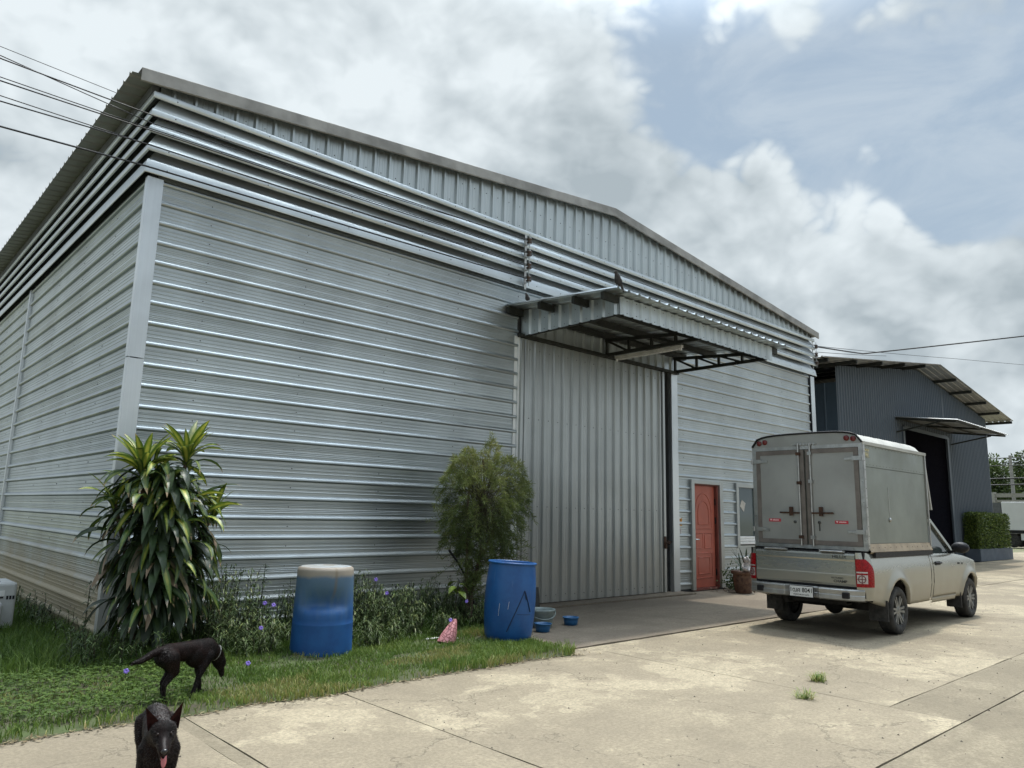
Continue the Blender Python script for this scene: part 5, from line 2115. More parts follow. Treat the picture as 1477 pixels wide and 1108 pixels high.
bird((5.83, -2.36, 4.822), 0.92, R(160), 'brown dove perched on the front left corner of the canopy')
bird((5.80, -0.46, 4.965), 0.60, R(120), 'small dark bird perched on the canopy edge near the wall')
# ------------------------------------------------------------------ dragon plant: every strap leaf its own object
def strap_mat(name, edge, mid, tip, tipw):
    mt, t, b = base_mat(name)
    uv = N(t, 'ShaderNodeUVMap')
    sep = N(t, 'ShaderNodeSeparateXYZ')
    t.links.new(uv.outputs[0], sep.inputs[0])
    oi = N(t, 'ShaderNodeObjectInfo')
    across = math_node(t, 'ABSOLUTE', math_node(t, 'SUBTRACT', sep.outputs[0], 0.5))
    f = smooth(t, across, 0.10, 0.34, 1.0, 0.0)
    g = pos(t, obj=False)
    f = math_node(t, 'MULTIPLY', f, smooth(t, noise(t, vmath(t, 'MULTIPLY', g, (1, 1, 1)), 9, 3), 0.2, 0.6))
    c = mix_rgb(t, f, edge, mid)
    c = mix_rgb(t, math_node(t, 'MULTIPLY', oi.outputs['Random'], 0.55), c, tuple(x*0.35 for x in edge))
    tv = math_node(t, 'ADD', sep.outputs[1], math_node(t, 'MULTIPLY', math_node(t, 'SUBTRACT', noise(t, g, 30, 3), 0.5), 0.25))
    c = mix_rgb(t, smooth(t, tv, 1-tipw, 1-tipw*0.6), c, tip)
    t.links.new(c, b.inputs['Base Color'])
    b.inputs['Roughness'].default_value = 0.42
    tr = N(t, 'ShaderNodeBsdfTranslucent')
    t.links.new(c, tr.inputs[0])
    ms = N(t, 'ShaderNodeMixShader')
    ms.inputs[0].default_value = 0.22
    t.links.new(b.outputs[0], ms.inputs[1])
    t.links.new(tr.outputs[0], ms.inputs[2])
    t.links.new(ms.outputs[0], t.nodes['Material Output'].inputs[0])
    return mt


SM = [strap_mat('strap_bright', (0.095, 0.17, 0.024), (0.44, 0.45, 0.075), (0.32, 0.26, 0.08), 0.06),
      strap_mat('strap_green', (0.042, 0.09, 0.019), (0.19, 0.23, 0.05), (0.30, 0.22, 0.12), 0.13),
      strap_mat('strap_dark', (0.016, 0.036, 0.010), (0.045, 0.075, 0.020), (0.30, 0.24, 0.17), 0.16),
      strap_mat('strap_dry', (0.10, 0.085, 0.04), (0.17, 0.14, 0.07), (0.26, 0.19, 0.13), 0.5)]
SHAPES = [(68, 35), (62, 85), (40, 120), (5, 85), (-30, 55), (-55, 25)]


def strap_mesh(shape, mat, w=0.115, twist=0.0):
    rise, droop = R(SHAPES[shape][0]), R(SHAPES[shape][1])
    n = 7
    me = bpy.data.meshes.new('leaf')
    vs_, fs, uvs = [], [], []
    p = Vector((0, 0, 0))
    ang = rise
    for i in range(n+1):
        t = i/n
        ww = w*min(1.0, (0.42+1.6*t))*(1-max(0, (t-0.55)/0.45)**1.7)
        ww = max(ww, 0.002)
        nrm = Vector((-math.sin(ang), 0, math.cos(ang)))
        tw = twist*t
        sd_ = Vector((0, math.cos(tw), 0))+nrm*math.sin(tw)
        fold = 0.16
        wav = 0.02*math.sin(t*9+shape)
        vs_ += [p-sd_*ww/2+nrm*(ww*fold+wav*ww), p, p+sd_*ww/2+nrm*(ww*fold-wav*ww)]
        uvs += [(0, t), (0.5, t), (1, t)]
        p = p+Vector((math.cos(ang), 0, math.sin(ang)))/n
        ang -= droop/n
    for i in range(n):
        for k in (0, 1):
            fs.append((i*3+k, i*3+k+1, i*3+k+4, i*3+k+3))
    me.from_pydata([tuple(v) for v in vs_], [], fs)
    ul = me.uv_layers.new(name='UVMap')
    for poly in me.polygons:
        poly.use_smooth = True
        for li in poly.loop_indices:
            ul.data[li].uv = uvs[me.loops[li].vertex_index]
    me.materials.append(mat)
    return me


LEAFM = {}
for s_i in range(len(SHAPES)):
    for m_i in range(4):
        for tw in (-0.5, 0.5):
            LEAFM[(s_i, m_i, tw)] = strap_mesh(s_i, SM[m_i], random.choice((0.13, 0.15, 0.17)), tw)

DR = Vector((0.22, -0.85, 0.0))
drac = thing('dragon_plant', 'tall bushy dracaena with striped strap leaves at the shed corner', 'plant', DR)


def put_leaf(p, az, L, shape, mat, tilt=0.0):
    me = LEAFM[(shape, mat, random.choice((-0.5, 0.5)))]
    o = bpy.data.objects.new('leaf', me)
    COL.objects.link(o)
    o.parent = drac
    o.location = Vector(p)-DR
    o.rotation_euler = (tilt, rnd(-0.12, 0.12), az)
    o.scale = (L, L, L)


heads = [(-0.02, -0.95, 1.84, 26, 0.50), (0.44, -0.86, 2.00, 28, 0.50), (0.80, -0.80, 1.42, 13, 0.42), (-0.20, -0.80, 1.50, 10, 0.42)]
stems = []
for hx, hy, hz, n_, L in heads:
    stems.append([(0.20+rnd(-.06, .06), -0.80, 0.0), (0.2+(hx-.2)*.35, -.8+(hy+.8)*.3, hz*0.45), (hx, hy, hz)])
    for k in range(n_):
        t = k/(n_-1)
        az = k*2.39996+rnd(-.2, .2)
        shape = 0 if t < 0.40 else (1 if t < 0.85 else 2)
        mat = 0 if t < 0.75 else 1
        put_leaf((hx, hy, hz-0.10*t), az, L*rnd(0.8, 1.12), shape, mat)
def skirt_spot(k, n):
    z = 0.50+1.38*((k+0.5)/n)**0.9
    t = (z-0.5)/1.38
    rad = 0.44*(0.66+0.50*math.sin(math.pi*min(1, max(0, t*0.9+0.10))))*(1-0.35*max(0, t-0.8)/0.2)
    az = random.uniform(-math.pi, math.pi)
    if math.sin(az) > 0.4 and random.random() < 0.7:
        az = -az
    return z+rnd(-.08, .08), rad, az


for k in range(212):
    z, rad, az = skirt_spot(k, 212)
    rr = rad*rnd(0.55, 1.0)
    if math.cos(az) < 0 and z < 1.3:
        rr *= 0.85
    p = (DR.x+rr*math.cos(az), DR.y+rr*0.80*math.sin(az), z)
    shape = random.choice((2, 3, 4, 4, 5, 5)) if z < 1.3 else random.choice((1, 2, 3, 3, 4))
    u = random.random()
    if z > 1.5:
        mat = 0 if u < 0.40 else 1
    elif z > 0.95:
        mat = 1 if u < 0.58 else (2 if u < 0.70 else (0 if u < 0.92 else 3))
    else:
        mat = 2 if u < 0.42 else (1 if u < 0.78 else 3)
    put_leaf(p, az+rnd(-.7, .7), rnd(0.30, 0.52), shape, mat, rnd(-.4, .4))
# the leaves hidden deeper inside, joined
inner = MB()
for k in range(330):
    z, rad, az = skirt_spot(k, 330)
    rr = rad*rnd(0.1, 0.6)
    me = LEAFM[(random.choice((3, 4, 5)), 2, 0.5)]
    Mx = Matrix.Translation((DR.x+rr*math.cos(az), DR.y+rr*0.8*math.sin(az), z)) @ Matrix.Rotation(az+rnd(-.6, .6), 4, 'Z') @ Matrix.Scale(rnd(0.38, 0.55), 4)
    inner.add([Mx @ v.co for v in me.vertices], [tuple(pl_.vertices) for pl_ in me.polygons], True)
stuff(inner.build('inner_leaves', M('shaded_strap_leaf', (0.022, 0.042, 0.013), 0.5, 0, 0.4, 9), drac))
for st in stems+[[(0.3, -.75, 0), (0.42, -.78, .6), (0.5, -.8, 1.3)], [(0.15, -.8, 0), (0.0, -.85, .6), (-.1, -.85, 1.2)], [(0.22, -.8, 0), (0.22, -.9, .7), (0.25, -.9, 1.4)]]:
    mb = MB()
    mb.tube(st, [0.03, 0.026, 0.02], 7)
    mb.build('stem', M_BARK, drac)
# ivy-like vine grown into the plant
lv = Leaves()
for _ in range(700):
    a = rnd(-math.pi, math.pi)
    z = rnd(0.7, 1.85)
    rr = 0.50*math.sqrt(random.random())
    p = Vector((DR.x+0.08+rr*math.cos(a), DR.y-0.03+rr*0.75*math.sin(a), z))
    lv.quad(p, Vector((math.cos(a), math.sin(a), rnd(-.6, .3))), Vector((math.cos(a), math.sin(a), 1)), rnd(0.05, 0.085), rnd(0.045, 0.07), rnd(0.0, 0.6))
vn = stuff(lv.build('vine_leaves', L_WEED, drac))

# ------------------------------------------------------------------ feathery shrub
bush = thing('feathery_shrub', 'fine leaved bottlebrush shrub growing between the drum and the tall door', 'shrub', (4.22, -1.15, 0))
trunk_pts = [((4.20, -1.15, 0), (4.24, -1.12, 0.45), (4.40, -1.08, 0.85), (4.52, -1.03, 1.35), (4.52, -1.0, 1.9), (4.48, -1.0, 2.25)),
             ((4.20, -1.15, 0.0), (4.16, -1.1, 0.5), (4.20, -1.05, 0.95), (4.22, -1.0, 1.5), (4.25, -1.0, 1.9)),
             ((4.40, -1.08, 0.85), (4.62, -1.06, 1.2), (4.85, -1.0, 1.55), (5.0, -.98, 1.85))]
for i, tp_ in enumerate(trunk_pts):
    mb = MB()
    mb.tube(tp_, [0.034-0.005*i-0.0045*k for k in range(len(tp_))], 8)
    mb.build('trunk', M_BARK, bush)
lv = Leaves()
mb = MB()
for k in range(340):
    # branchlets from the stems outward and drooping
    c = Vector((4.52, -1.02, 1.56))
    while True:
        d = rdir()
        if d.z > -0.92:
            break
    e = c+Vector((d.x*0.70, d.y*0.45, d.z*0.72+0.14))
    if d.x < -0.55 and d.z < 0:
        e.z -= 0.05
    e += Vector((0.10*mnoise.noise(d*2.3), 0.05*mnoise.noise(d*3), 0.16*mnoise.noise(d*2.9+Vector((5, 1, 2)))))
    s0 = Vector((4.42+0.10*rnd(-1, 1), -1.03, rnd(0.9, 1.9)))
    s0 = s0.lerp(c, 0.3)
    mid = s0.lerp(e, 0.55)+Vector((0, 0, rnd(0.06, 0.18)))
    tipd = Vector((e.x-mid.x, e.y-mid.y, e.z-mid.z-rnd(0.05, 0.22)))
    tip = e+tipd*rnd(0.15, 0.5)-Vector((0, 0, rnd(0.02, 0.10)))
    mb.tube([s0, mid, e, tip], [0.004, 0.003, 0.0018, 0.001], 4, caps=False)
    nl = 92
    tint0 = min(1, max(0, 0.42+0.35*d.z+rnd(-.2, .2)))
    for j in range(nl):
        t = 0.30+0.70*j/nl
        if t < 0.62:
            q = mid.lerp(e, max(0, (t-0.3)/0.32))
            ax = e-mid
        else:
            q = e.lerp(tip, (t-0.62)/0.38)
            ax = tip-e
        ax = ax.normalized()
        dd = (ax*0.75+rdir()*0.8)
        lv.quad(q+rdir()*0.012, dd, rdir(), rnd(0.05, 0.10), rnd(0.0045, 0.008), min(1, max(0, tint0+rnd(-.25, .25))))
for k in range(60):
    # stray sprays sticking out low and to both sides
    sgn = random.choice((-1, 1, 1))
    s0 = Vector((4.45, -1.04, rnd(0.80, 1.5)))
    e = s0+Vector((sgn*rnd(0.35, 0.85), rnd(-.25, .2), rnd(-0.25, 0.25)))
    mid = s0.lerp(e, .5)+Vector((0, 0, rnd(.05, .15)))
    mb.tube([s0, mid, e], [0.005, 0.004, 0.002], 4, caps=False)
    for j in range(80):
        t = 0.2+0.8*j/80
        q = s0.lerp(mid, t*2) if t < .5 else mid.lerp(e, t*2-1)
        lv.quad(q, (e-s0).normalized()*.8+rdir()*.8, rdir(), rnd(.045, .085), rnd(.006, .010), rnd(.15, .8))
for k in range(85):
    z0 = rnd(0.35, 1.0)
    s0 = Vector((4.20+0.22*(z0-0.3)+rnd(-.03, .03), -1.10, z0))
    a = rnd(0, 6.28)
    ln = rnd(0.14, 0.34)
    e = s0+Vector((math.cos(a)*ln, math.sin(a)*ln*.7, rnd(-0.05, 0.22)))
    mb.tube([s0, e], [0.003, 0.0015], 4, caps=False)
    for j in range(44):
        q = s0.lerp(e, 0.15+0.85*j/44)
        lv.quad(q, (e-s0).normalized()*.7+rdir()*.8, rdir(), rnd(.045, .085), rnd(.005, .009), rnd(.1, .7))
stuff(mb.build('branchlets', M_TWIG, bush))
lv.build('crown', L_BRUSH, bush)

# ------------------------------------------------------------------ flower bed along the wall (uncountable)
lv = Leaves()
mb = MB()


def weed_stem(x, y, h, n=24, L=(0.09, 0.17), w=(0.010, 0.017), dark=0.0):
    p0 = Vector((x, y, 0.0))
    lean = Vector((rnd(-.22, .22), rnd(-.28, .12), 0))
    top = p0+Vector((lean.x*h, lean.y*h, h))
    mid = p0.lerp(top, .5)+Vector((rnd(-.03, .03), rnd(-.03, .03), 0))
    mb.tube([p0, mid, top], [0.004, 0.0035, 0.002], 4, caps=False)
    for j in range(n):
        t = 0.10+0.9*j/n
        q = p0.lerp(mid, t*2) if t < .5 else mid.lerp(top, t*2-1)
        a = rnd(0, 2*math.pi)
        d = Vector((math.cos(a), math.sin(a), rnd(-0.15, 0.8)))
        ln = rnd(*L)*(1-0.3*t)
        tint = min(1, max(0, random.gauss(0.40+0.25*t-dark, 0.2)))
        d.normalize()
        sd_ = d.cross(Vector((0, 0, 1))).normalized()
        q2 = q+d*ln*0.55+Vector((0, 0, 0.01))
        q3 = q+d*ln+Vector((0, 0, -ln*rnd(0.15, 0.55)))
        lv.blade(q, q2, q3, rnd(*w)/2, tint, sd_)


def bed_front(x):
    if x < 1.3:
        return -1.75
    if x < 2.1:
        return -1.30
    if x < 3.5:
        return -1.72+0.10*math.sin(x*5)
    return -1.55


for _ in range(560):
    x = rnd(0.62, 4.95)
    yf = bed_front(x)
    y = rnd(yf, -0.12)
    if math.hypot(x-1.7, y+1.72) < 0.36 or math.hypot(x-3.9, y+2.23) < 0.36:
        continue
    h = rnd(0.30, 0.60)*(1.0+0.45*max(0, mnoise.noise(Vector((x*1.3, y, 0)))))
    if y < yf+0.35:
        h *= 0.6
    if x > 4.3:
        h *= 0.7
    weed_stem(x, y, h)
for _ in range(46):
    weed_stem(rnd(0.65, 1.35), rnd(-1.2, -0.35), rnd(0.62, 0.88), 26)
for _ in range(30):
    weed_stem(rnd(2.2, 2.9), rnd(-1.0, -0.3), rnd(0.6, 0.8), 22)
for _ in range(60):
    weed_stem(rnd(-0.55, 0.4), rnd(-1.55, -0.55), rnd(0.18, 0.38), 16, dark=.1)
for _ in range(70):
    weed_stem(-0.08-abs(random.gauss(0, .22)), rnd(-0.3, 4.5), rnd(0.15, 0.36), 14, dark=.1)
bedo = Leaves.build(lv, 'flower_bed_leaves', L_WEED)
stuff(bedo)
tag(bedo, 'dense mass of narrow lance leaves growing along the front wall', 'ground cover')
bs = stuff(mb.build('bed_stems', M_TWIG, bedo))

# single taller weeds one can pick out
for (x, y, h, lab) in ((-0.22, -0.25, 0.72, 'tall thin dark weed left of the dracaena'), (1.52, -0.55, 0.86, 'upright leafy weed just left of the faded drum'),
                       (0.98, -0.85, 0.90, 'tall pale weed right of the dracaena skirt')):
    wd = thing('tall_weed', lab, 'weed', (x, y, 0))
    lv = Leaves()
    mb = MB()
    top = Vector((x+rnd(-.05, .05), y-.05, h))
    mb.tube([(x, y, 0), (x+.01, y-.02, h*.5), top], [0.007, 0.005, 0.003], 5)
    for j in range(56):
        t = 0.15+0.85*j/56
        q = Vector((x, y, 0)).lerp(top, t)
        a = rnd(0, 2*math.pi)
        d = Vector((math.cos(a), math.sin(a), rnd(-.2, .6))).normalized()
        ln = rnd(.07, .13)*(1.15-.6*t)
        lv.blade(q, q+d*ln*.5, q+d*ln-Vector((0, 0, ln*.4)), .010, rnd(.1, .7), d.cross(Vector((0, 0, 1))).normalized())
    mb.build('stem', M_TWIG, wd)
    lv.build('foliage', L_WEED, wd)
sdl = thing('broadleaf_seedling', 'yellow green broad leaved seedling beside the feathery shrub trunk', 'seedling', (3.72, -1.42, 0))
mb = MB()
mb.tube([(3.72, -1.42, 0), (3.72, -1.44, .35), (3.74, -1.46, .60)], 0.006, 5)
mb.build('stem', M_TWIG, sdl)
M_YG = M('yellow_green_leaf', (0.13, 0.18, 0.025), 0.45, 0, 0.3, 12)
for k in range(7):
    mb = MB()
    a = k*2.4
    z = 0.44+0.03*k
    c = Vector((3.73, -1.45, z))
    d = Vector((math.cos(a), math.sin(a), 0.1)).normalized()
    sd_ = Vector((-math.sin(a), math.cos(a), 0))
    rows = []
    for i in range(6):
        t = i/5
        ww = 0.055*math.sin(math.pi*(0.12+0.86*t))
        pc = c+d*(0.03+0.13*t)-Vector((0, 0, 0.10*t*t))
        rows.append([pc-sd_*ww+Vector((0, 0, .012)), pc, pc+sd_*ww+Vector((0, 0, .012))])
    mb.grid(rows)
    mb.build('leaf', M_YG, sdl)

# purple flowers
M_PUR = M('violet_petal', (0.20, 0.13, 0.50), 0.6, 0, 0.2, 40)
M_PURC = M('deep_violet_throat', (0.07, 0.03, 0.24), 0.6)
FL = [((-0.30, -2.06, 0.12), 'purple flower low in the grass below the dog\u2019s tail'), ((0.68, -2.24, 0.10), 'purple flower in the grass just right of the sniffing dog'),
      ((1.07, -1.61, 0.30), 'purple flower midway up the weeds left of the faded drum'), ((2.54, -1.40, 0.70), 'highest purple flower, above the weeds right of the faded drum'),
      ((2.57, -1.60, 0.56), 'purple flower just below the highest one'), ((3.13, -2.09, 0.275), 'bright purple flower at the tip of the pink cone'),
      ((3.75, -1.62, 0.40), 'purple flower nearest the bright blue drum'), ((1.17, -1.44, 0.52), 'left one of two purple flowers side by side left of the faded drum'),
      ((1.25, -1.48, 0.50), 'right one of two purple flowers side by side left of the faded drum')]
for (p, lab) in FL:
    f = thing('purple_flower', lab.replace('\u2019', "'"), 'flower', p, 'purple flowers along the wall')
    v2 = (CAM_LOC-Vector(p)).normalized()
    v2 = (v2+Vector((rnd(-.3, .3), rnd(-.3, .3), .25))).normalized()
    q = v2.to_track_quat('Z', 'Y').to_matrix()
    for k in range(5):
        mb = MB()
        a = 2*math.pi*k/5
        rows = []
        for i in range(4):
            t = i/3
            ww = 0.013*math.sin(math.pi*(0.2+0.72*t))
            pc = Vector((math.cos(a)*0.023*t, math.sin(a)*0.023*t, 0.006*math.sin(t*3)))
            sd_ = Vector((-math.sin(a), math.cos(a), 0))
            rows.append([Vector(p)+q @ (pc-sd_*ww), Vector(p)+q @ pc, Vector(p)+q @ (pc+sd_*ww)])
        mb.grid(rows)
        mb.build('petal', M_PUR, f)
    mb = MB()
    mb.lathe([(0.009, 0.004), (0.005, -0.01), (0.003, -0.03)], 8, Matrix.Translation(p) @ q.to_4x4())
    mb.build('throat', M_PURC, f)
    mb = MB()
    mb.tube([Vector(p)-v2*0.025, Vector(p)-v2*0.05-Vector((0, 0, .04)), Vector((p[0]+.02, p[1]+.08, max(0.0, p[2]-.3)))], 0.003, 4)
    mb.build('stalk', M_TWIG, f)

# ------------------------------------------------------------------ grass (uncountable)
def grass_field(n, inside, hfun, tintfun, w=0.004):
    lv = Leaves()
    for _ in range(n):
        x, y = inside()
        if x is None:
            continue
        z = lawn_z(x, y)-0.01
        h = hfun(x, y)
        a = rnd(0, 2*math.pi)
        b_ = rnd(0, 2*math.pi)
        ln = rnd(0.15, 0.85)*h
        p = Vector((x, y, max(0, z)))
        q = p+Vector((math.cos(a)*ln*0.35, math.sin(a)*ln*0.35, h*0.62))
        r_ = p+Vector((math.cos(a)*ln, math.sin(a)*ln, h*rnd(0.75, 1.0)))
        lv.blade(p, q, r_, w*rnd(.7, 1.3), tintfun(x, y), (math.cos(b_), math.sin(b_), 0))
    return lv


def in_lawn():
    x = rnd(-3.4, 4.12)
    y = rnd(-3.46, 5.0 if x < -0.06 else -0.03)
    if y < lawn_front(x)-0.02 or x > lawn_right(y)+0.02:
        return None, None
    if y > 0 and random.random() < 0.35:
        return None, None
    if y < -1.7 and mnoise.noise(Vector((x*1.9+8, y*2.6, 3))) > 0.22 and random.random() < 0.72:
        return None, None
    return x, y


def h_lawn(x, y):
    e = y-lawn_front(x)
    h = 0.045+0.05*max(0, mnoise.noise(Vector((x*1.4, y*1.4, 2.0)))+0.2)
    if e < 0.22:
        h += 0.035*max(0, mnoise.noise(Vector((x*2.3, 0.7, 9)))+0.35)
    if y > -1.7:
        h += 0.10*min(1, (y+1.7)/0.8)
    if x > 3.2:
        h += 0.05*max(0, mnoise.noise(Vector((x*3, y*3, 4)))+0.3)
    return h*rnd(0.55, 1.35)


def t_lawn(x, y):
    d = mnoise.noise(Vector((x*1.1, y*1.1, 6)))
    t = 0.38+0.22*d+rnd(-.2, .2)
    if y > -1.5:
        t -= 0.16  # shade along the wall put into the blade tint
    dry = mnoise.noise(Vector((x*0.9+3, y*1.6, 1)))
    if dry > 0.18 and y < -1.8 and random.random() < 0.75:
        t = rnd(0.7, 1.0)
    if y-lawn_front(x) < 0.06 and random.random() < 0.3:
        t = rnd(0.6, 1.0)
    return min(1, max(0, t))


g_o = grass_field(105000, in_lawn, h_lawn, t_lawn).build('grass', L_GRASS)
stuff(g_o)
tag(g_o, 'short green lawn grass between the warehouse and the concrete', 'grass')
# clover patch at the left
lv = Leaves()
for _ in range(5200):
    x, y = rnd(-3.0, 0.35), rnd(-3.05, -1.35)
    k = mnoise.noise(Vector((x*1.2, y*1.2, 8)))+0.35-0.35*abs(y+2.1)
    if k < 0 or y < lawn_front(x)+0.08:
        continue
    p = Vector((x, y, lawn_z(x, y)+rnd(0.03, 0.065)))
    a0 = rnd(0, 6.28)
    tt = min(1, max(0, random.gauss(.55, .22)))
    for j in range(3):
        a = a0+j*2.09
        lv.quad(p, (math.cos(a), math.sin(a), rnd(-.1, .35)), (0, 0, 1), rnd(.018, .028), rnd(.016, .024), tt)
clo = stuff(lv.build('clover', L_CLOVER))
tag(clo, 'patch of small clover leaves in the left lawn', 'clover')

# dry fringe where lawn meets concrete
lv = Leaves()
for _ in range(900):
    x = rnd(-3.0, 4.2)
    y = lawn_front(x)-abs(random.gauss(0, .035)) if x < 3.95 else lawn_front(x)+rnd(-.1, .5)
    lv.quad((x, y, 0.008), (rnd(-1, 1), rnd(-1, 1), rnd(0, .25)), (0, 0, 1), rnd(.02, .06), rnd(.006, .02), random.random())
stuff(lv.build('dry_fringe', leaf_mat('dry_straw', ((0.06, 0.045, 0.025), (0.16, 0.12, 0.06), (0.30, 0.25, 0.15)), 0.9, 0.0)))

# two tufts in the cracked slab
for (x, y, n_, lab) in ((4.02, -5.86, 80, 'small dry grass tuft growing from the slab crack, nearer the camera'), (4.80, -5.62, 130, 'larger green grass tuft growing from the slab crack')):
    lv = Leaves()
    for _ in range(n_):
        a = rnd(0, 6.28)
        p = Vector((x+random.gauss(0, .035), y+random.gauss(0, .03), 0))
        ln, h = rnd(.05, .15), rnd(.03, .10)
        lv.blade(p, p+Vector((math.cos(a)*ln*.5, math.sin(a)*ln*.5, h*.8)), p+Vector((math.cos(a)*ln, math.sin(a)*ln, h*rnd(.5, 1))), .003, rnd(.2, 1.0), (-math.sin(a), math.cos(a), 0))
    tag(lv.build('grass_tuft', L_GRASS, origin=(x, y, 0)), lab, 'grass tuft', 'tufts in the slab crack')
# pebbles and grit on the concrete
mb = MB()
for _ in range(420):
    x, y = rnd(-1.5, 14), rnd(-7.5, -3.2)
    s = rnd(0.004, 0.012)
    vs_ = [(x+s*rnd(.6, 1.2)*math.cos(a), y+s*rnd(.6, 1.2)*math.sin(a), 0.0) for a in (0, 1.57, 3.14, 4.71)]+[(x, y, s*.9)]
    mb.add(vs_, [(0, 1, 4), (1, 2, 4), (2, 3, 4), (3, 0, 4)])
stuff(mb.build('grit', M('grit', (0.12, 0.10, 0.08), .9, 0, .4, 60)))

# ------------------------------------------------------------------ dogs
def coat(name, white=False):
    mt, t, b = base_mat(name)
    tc = N(t, 'ShaderNodeTexCoord')
    o = tc.outputs['Object']
    n = noise(t, vmath(t, 'MULTIPLY', o, (1, 1, 1)), 9, 5)
    c = mix_rgb(t, smooth(t, n, 0.35, 0.75), (0.0055, 0.0048, 0.0048), (0.016, 0.008, 0.0068))
    if white:
        sep = N(t, 'ShaderNodeSeparateXYZ')
        t.links.new(o, sep.inputs[0])
        ay = math_node(t, 'ABSOLUTE', sep.outputs[1])
        st = math_node(t, 'MULTIPLY', smooth(t, math_node(t, 'ADD', ay, math_node(t, 'MULTIPLY', noise(t, o, 60, 3), .012)), 0.007, 0.018, 1, 0), smooth(t, sep.outputs[0], 0.235, 0.265))
        st = math_node(t, 'MULTIPLY', st, smooth(t, sep.outputs[2], 0.305, 0.325))
        c = mix_rgb(t, math_node(t, 'MULTIPLY', st, .45), c, (0.14, 0.13, 0.125))
        ch = math_node(t, 'MULTIPLY', smooth(t, sep.outputs[2], 0.272, 0.290, 1, 0), smooth(t, sep.outputs[0], 0.205, 0.225))
        c = mix_rgb(t, math_node(t, 'MULTIPLY', ch, .9), c, (0.42, 0.38, 0.32))
    t.links.new(c, b.inputs['Base Color'])
    b.inputs['Roughness'].default_value = 0.62
    b.inputs['Specular IOR Level'].default_value = 0.07
    fur = noise(t, vmath(t, 'MULTIPLY', o, (40, 130, 130)), 1.0, 4, 0.7)
    bump(t, b, fur, 0.5, 0.008)
    return mt



def fur(ob, parent, n, ln, mat, seed=5, skip=None):
    """short coat: fine hairs lying back over the body surface"""
    rs = random.Random(seed)
    me = ob.data
    polys = me.polygons
    cum, tot = [], 0.0
    for p in polys:
        tot += p.area
        cum.append(tot)
    import bisect
    lv = Leaves()
    for _ in range(n):
        p = polys[bisect.bisect(cum, rs.random()*tot) % len(polys)]
        vs_ = [me.vertices[i].co for i in p.vertices]
        w = [rs.random() for _ in vs_]
        sw = sum(w)
        c = sum((v*(k/sw) for v, k in zip(vs_, w)), Vector((0, 0, 0)))
        nr = p.normal
        if skip and skip(c):
            continue
        back = Vector((-1, 0, -0.45)) if c.z > 0.22 else Vector((-0.1, 0, -1))
        back = back-nr*back.dot(nr)
        d = (nr*0.38+back+Vector((rs.uniform(-.3, .3), rs.uniform(-.3, .3), rs.uniform(-.3, .3)))).normalized()
        L = ln*rs.uniform(0.6, 1.3)
        lv.quad(c-nr*0.001, d, nr, L, 0.0022, rs.random())
    o = lv.build('fur', mat)
    o.parent = parent
    stuff(o)


M_FUR = leaf_mat('dark_hair', ((0.004, 0.0035, 0.0035), (0.012, 0.008, 0.007), (0.030, 0.017, 0.013)), 0.5, 0.0)

C1 = coat('black_fur')
dog1 = thing('dog', 'black dog sniffing into the weeds below the dracaena, tail to the left', 'dog', (-0.075, -2.83, 0.01), 'black dogs')
dog1.rotation_euler = (0, 0, R(16))
dog1.scale = (0.90, 0.96, 0.98)
balls = [((-0.205, 0, 0.360), (0.100, 0.078, 0.090)), ((-0.06, 0, 0.365), (0.13, 0.066, 0.072)), ((0.10, 0, 0.335), (0.135, 0.086, 0.115)), ((0.185, 0, 0.35), (0.085, 0.078, 0.100))]
caps = [((-0.21, 0, 0.385), (0.16, 0, 0.385), 0.062, 0.064),
        ((0.18, 0, 0.375), (0.28, 0.01, 0.315), 0.075, 0.060), ((0.28, 0.01, 0.315), (0.345, 0.02, 0.225), 0.058, 0.056),
        ((0.345, 0.02, 0.225), (0.385, 0.03, 0.13), 0.038, 0.024),
        ((-0.27, 0, 0.405), (-0.35, 0.0, 0.392), 0.033, 0.029), ((-0.35, 0, 0.392), (-0.44, 0.01, 0.350), 0.029, 0.025), ((-0.44, 0.01, 0.350), (-0.52, 0.01, 0.342), 0.025, 0.014)]
# hind legs: thigh, shank, hock, paw
for sy, dx in ((-1, -0.015), (1, 0.055)):
    y = 0.050*sy
    caps += [((-0.215, y, 0.345), (-0.165+dx, y*1.2, 0.245), 0.074, 0.045), ((-0.165+dx, y*1.2, 0.245), (-0.250+dx, y*1.2, 0.150), 0.037, 0.021),
             ((-0.250+dx, y*1.2, 0.150), (-0.238+dx, y*1.2, 0.035), 0.019, 0.0165), ((-0.238+dx, y*1.2, 0.018), (-0.195+dx, y*1.2, 0.014), 0.020, 0.016)]
for sy, dx in ((-1, -0.115), (1, 0.03)):
    y = 0.050*sy
    caps += [((0.160, y, 0.32), (0.135+dx*.42, y*1.2, 0.205), 0.052, 0.031), ((0.135+dx*.42, y*1.2, 0.205), (0.148+dx*0.9, y*1.2, 0.10), 0.027, 0.020),
             ((0.148+dx*0.9, y*1.2, 0.10), (0.148+dx*1.2, y*1.2, 0.028), 0.019, 0.017), ((0.148+dx*1.2, y*1.2, 0.017), (0.190+dx*1.2, y*1.2, 0.013), 0.020, 0.016)]
bd1 = blob('body', C1, balls, 0.0085, 5, dog1, capsules=caps)
fur(bd1, dog1, 9000, 0.016, M_FUR)
ORG[dog1.name] = Vector((0, 0, 0))
for sy in (-1, 1):
    mb = MB()
    mb.tube([(0.325, 0.02+sy*0.035, 0.27), (0.30, 0.02+sy*0.062, 0.315), (0.295, 0.02+sy*0.07, 0.345)], [0.024, 0.018, 0.004], 8, flat=0.5)
    mb.build('ear', C1, dog1)
mb = MB()
ring = []
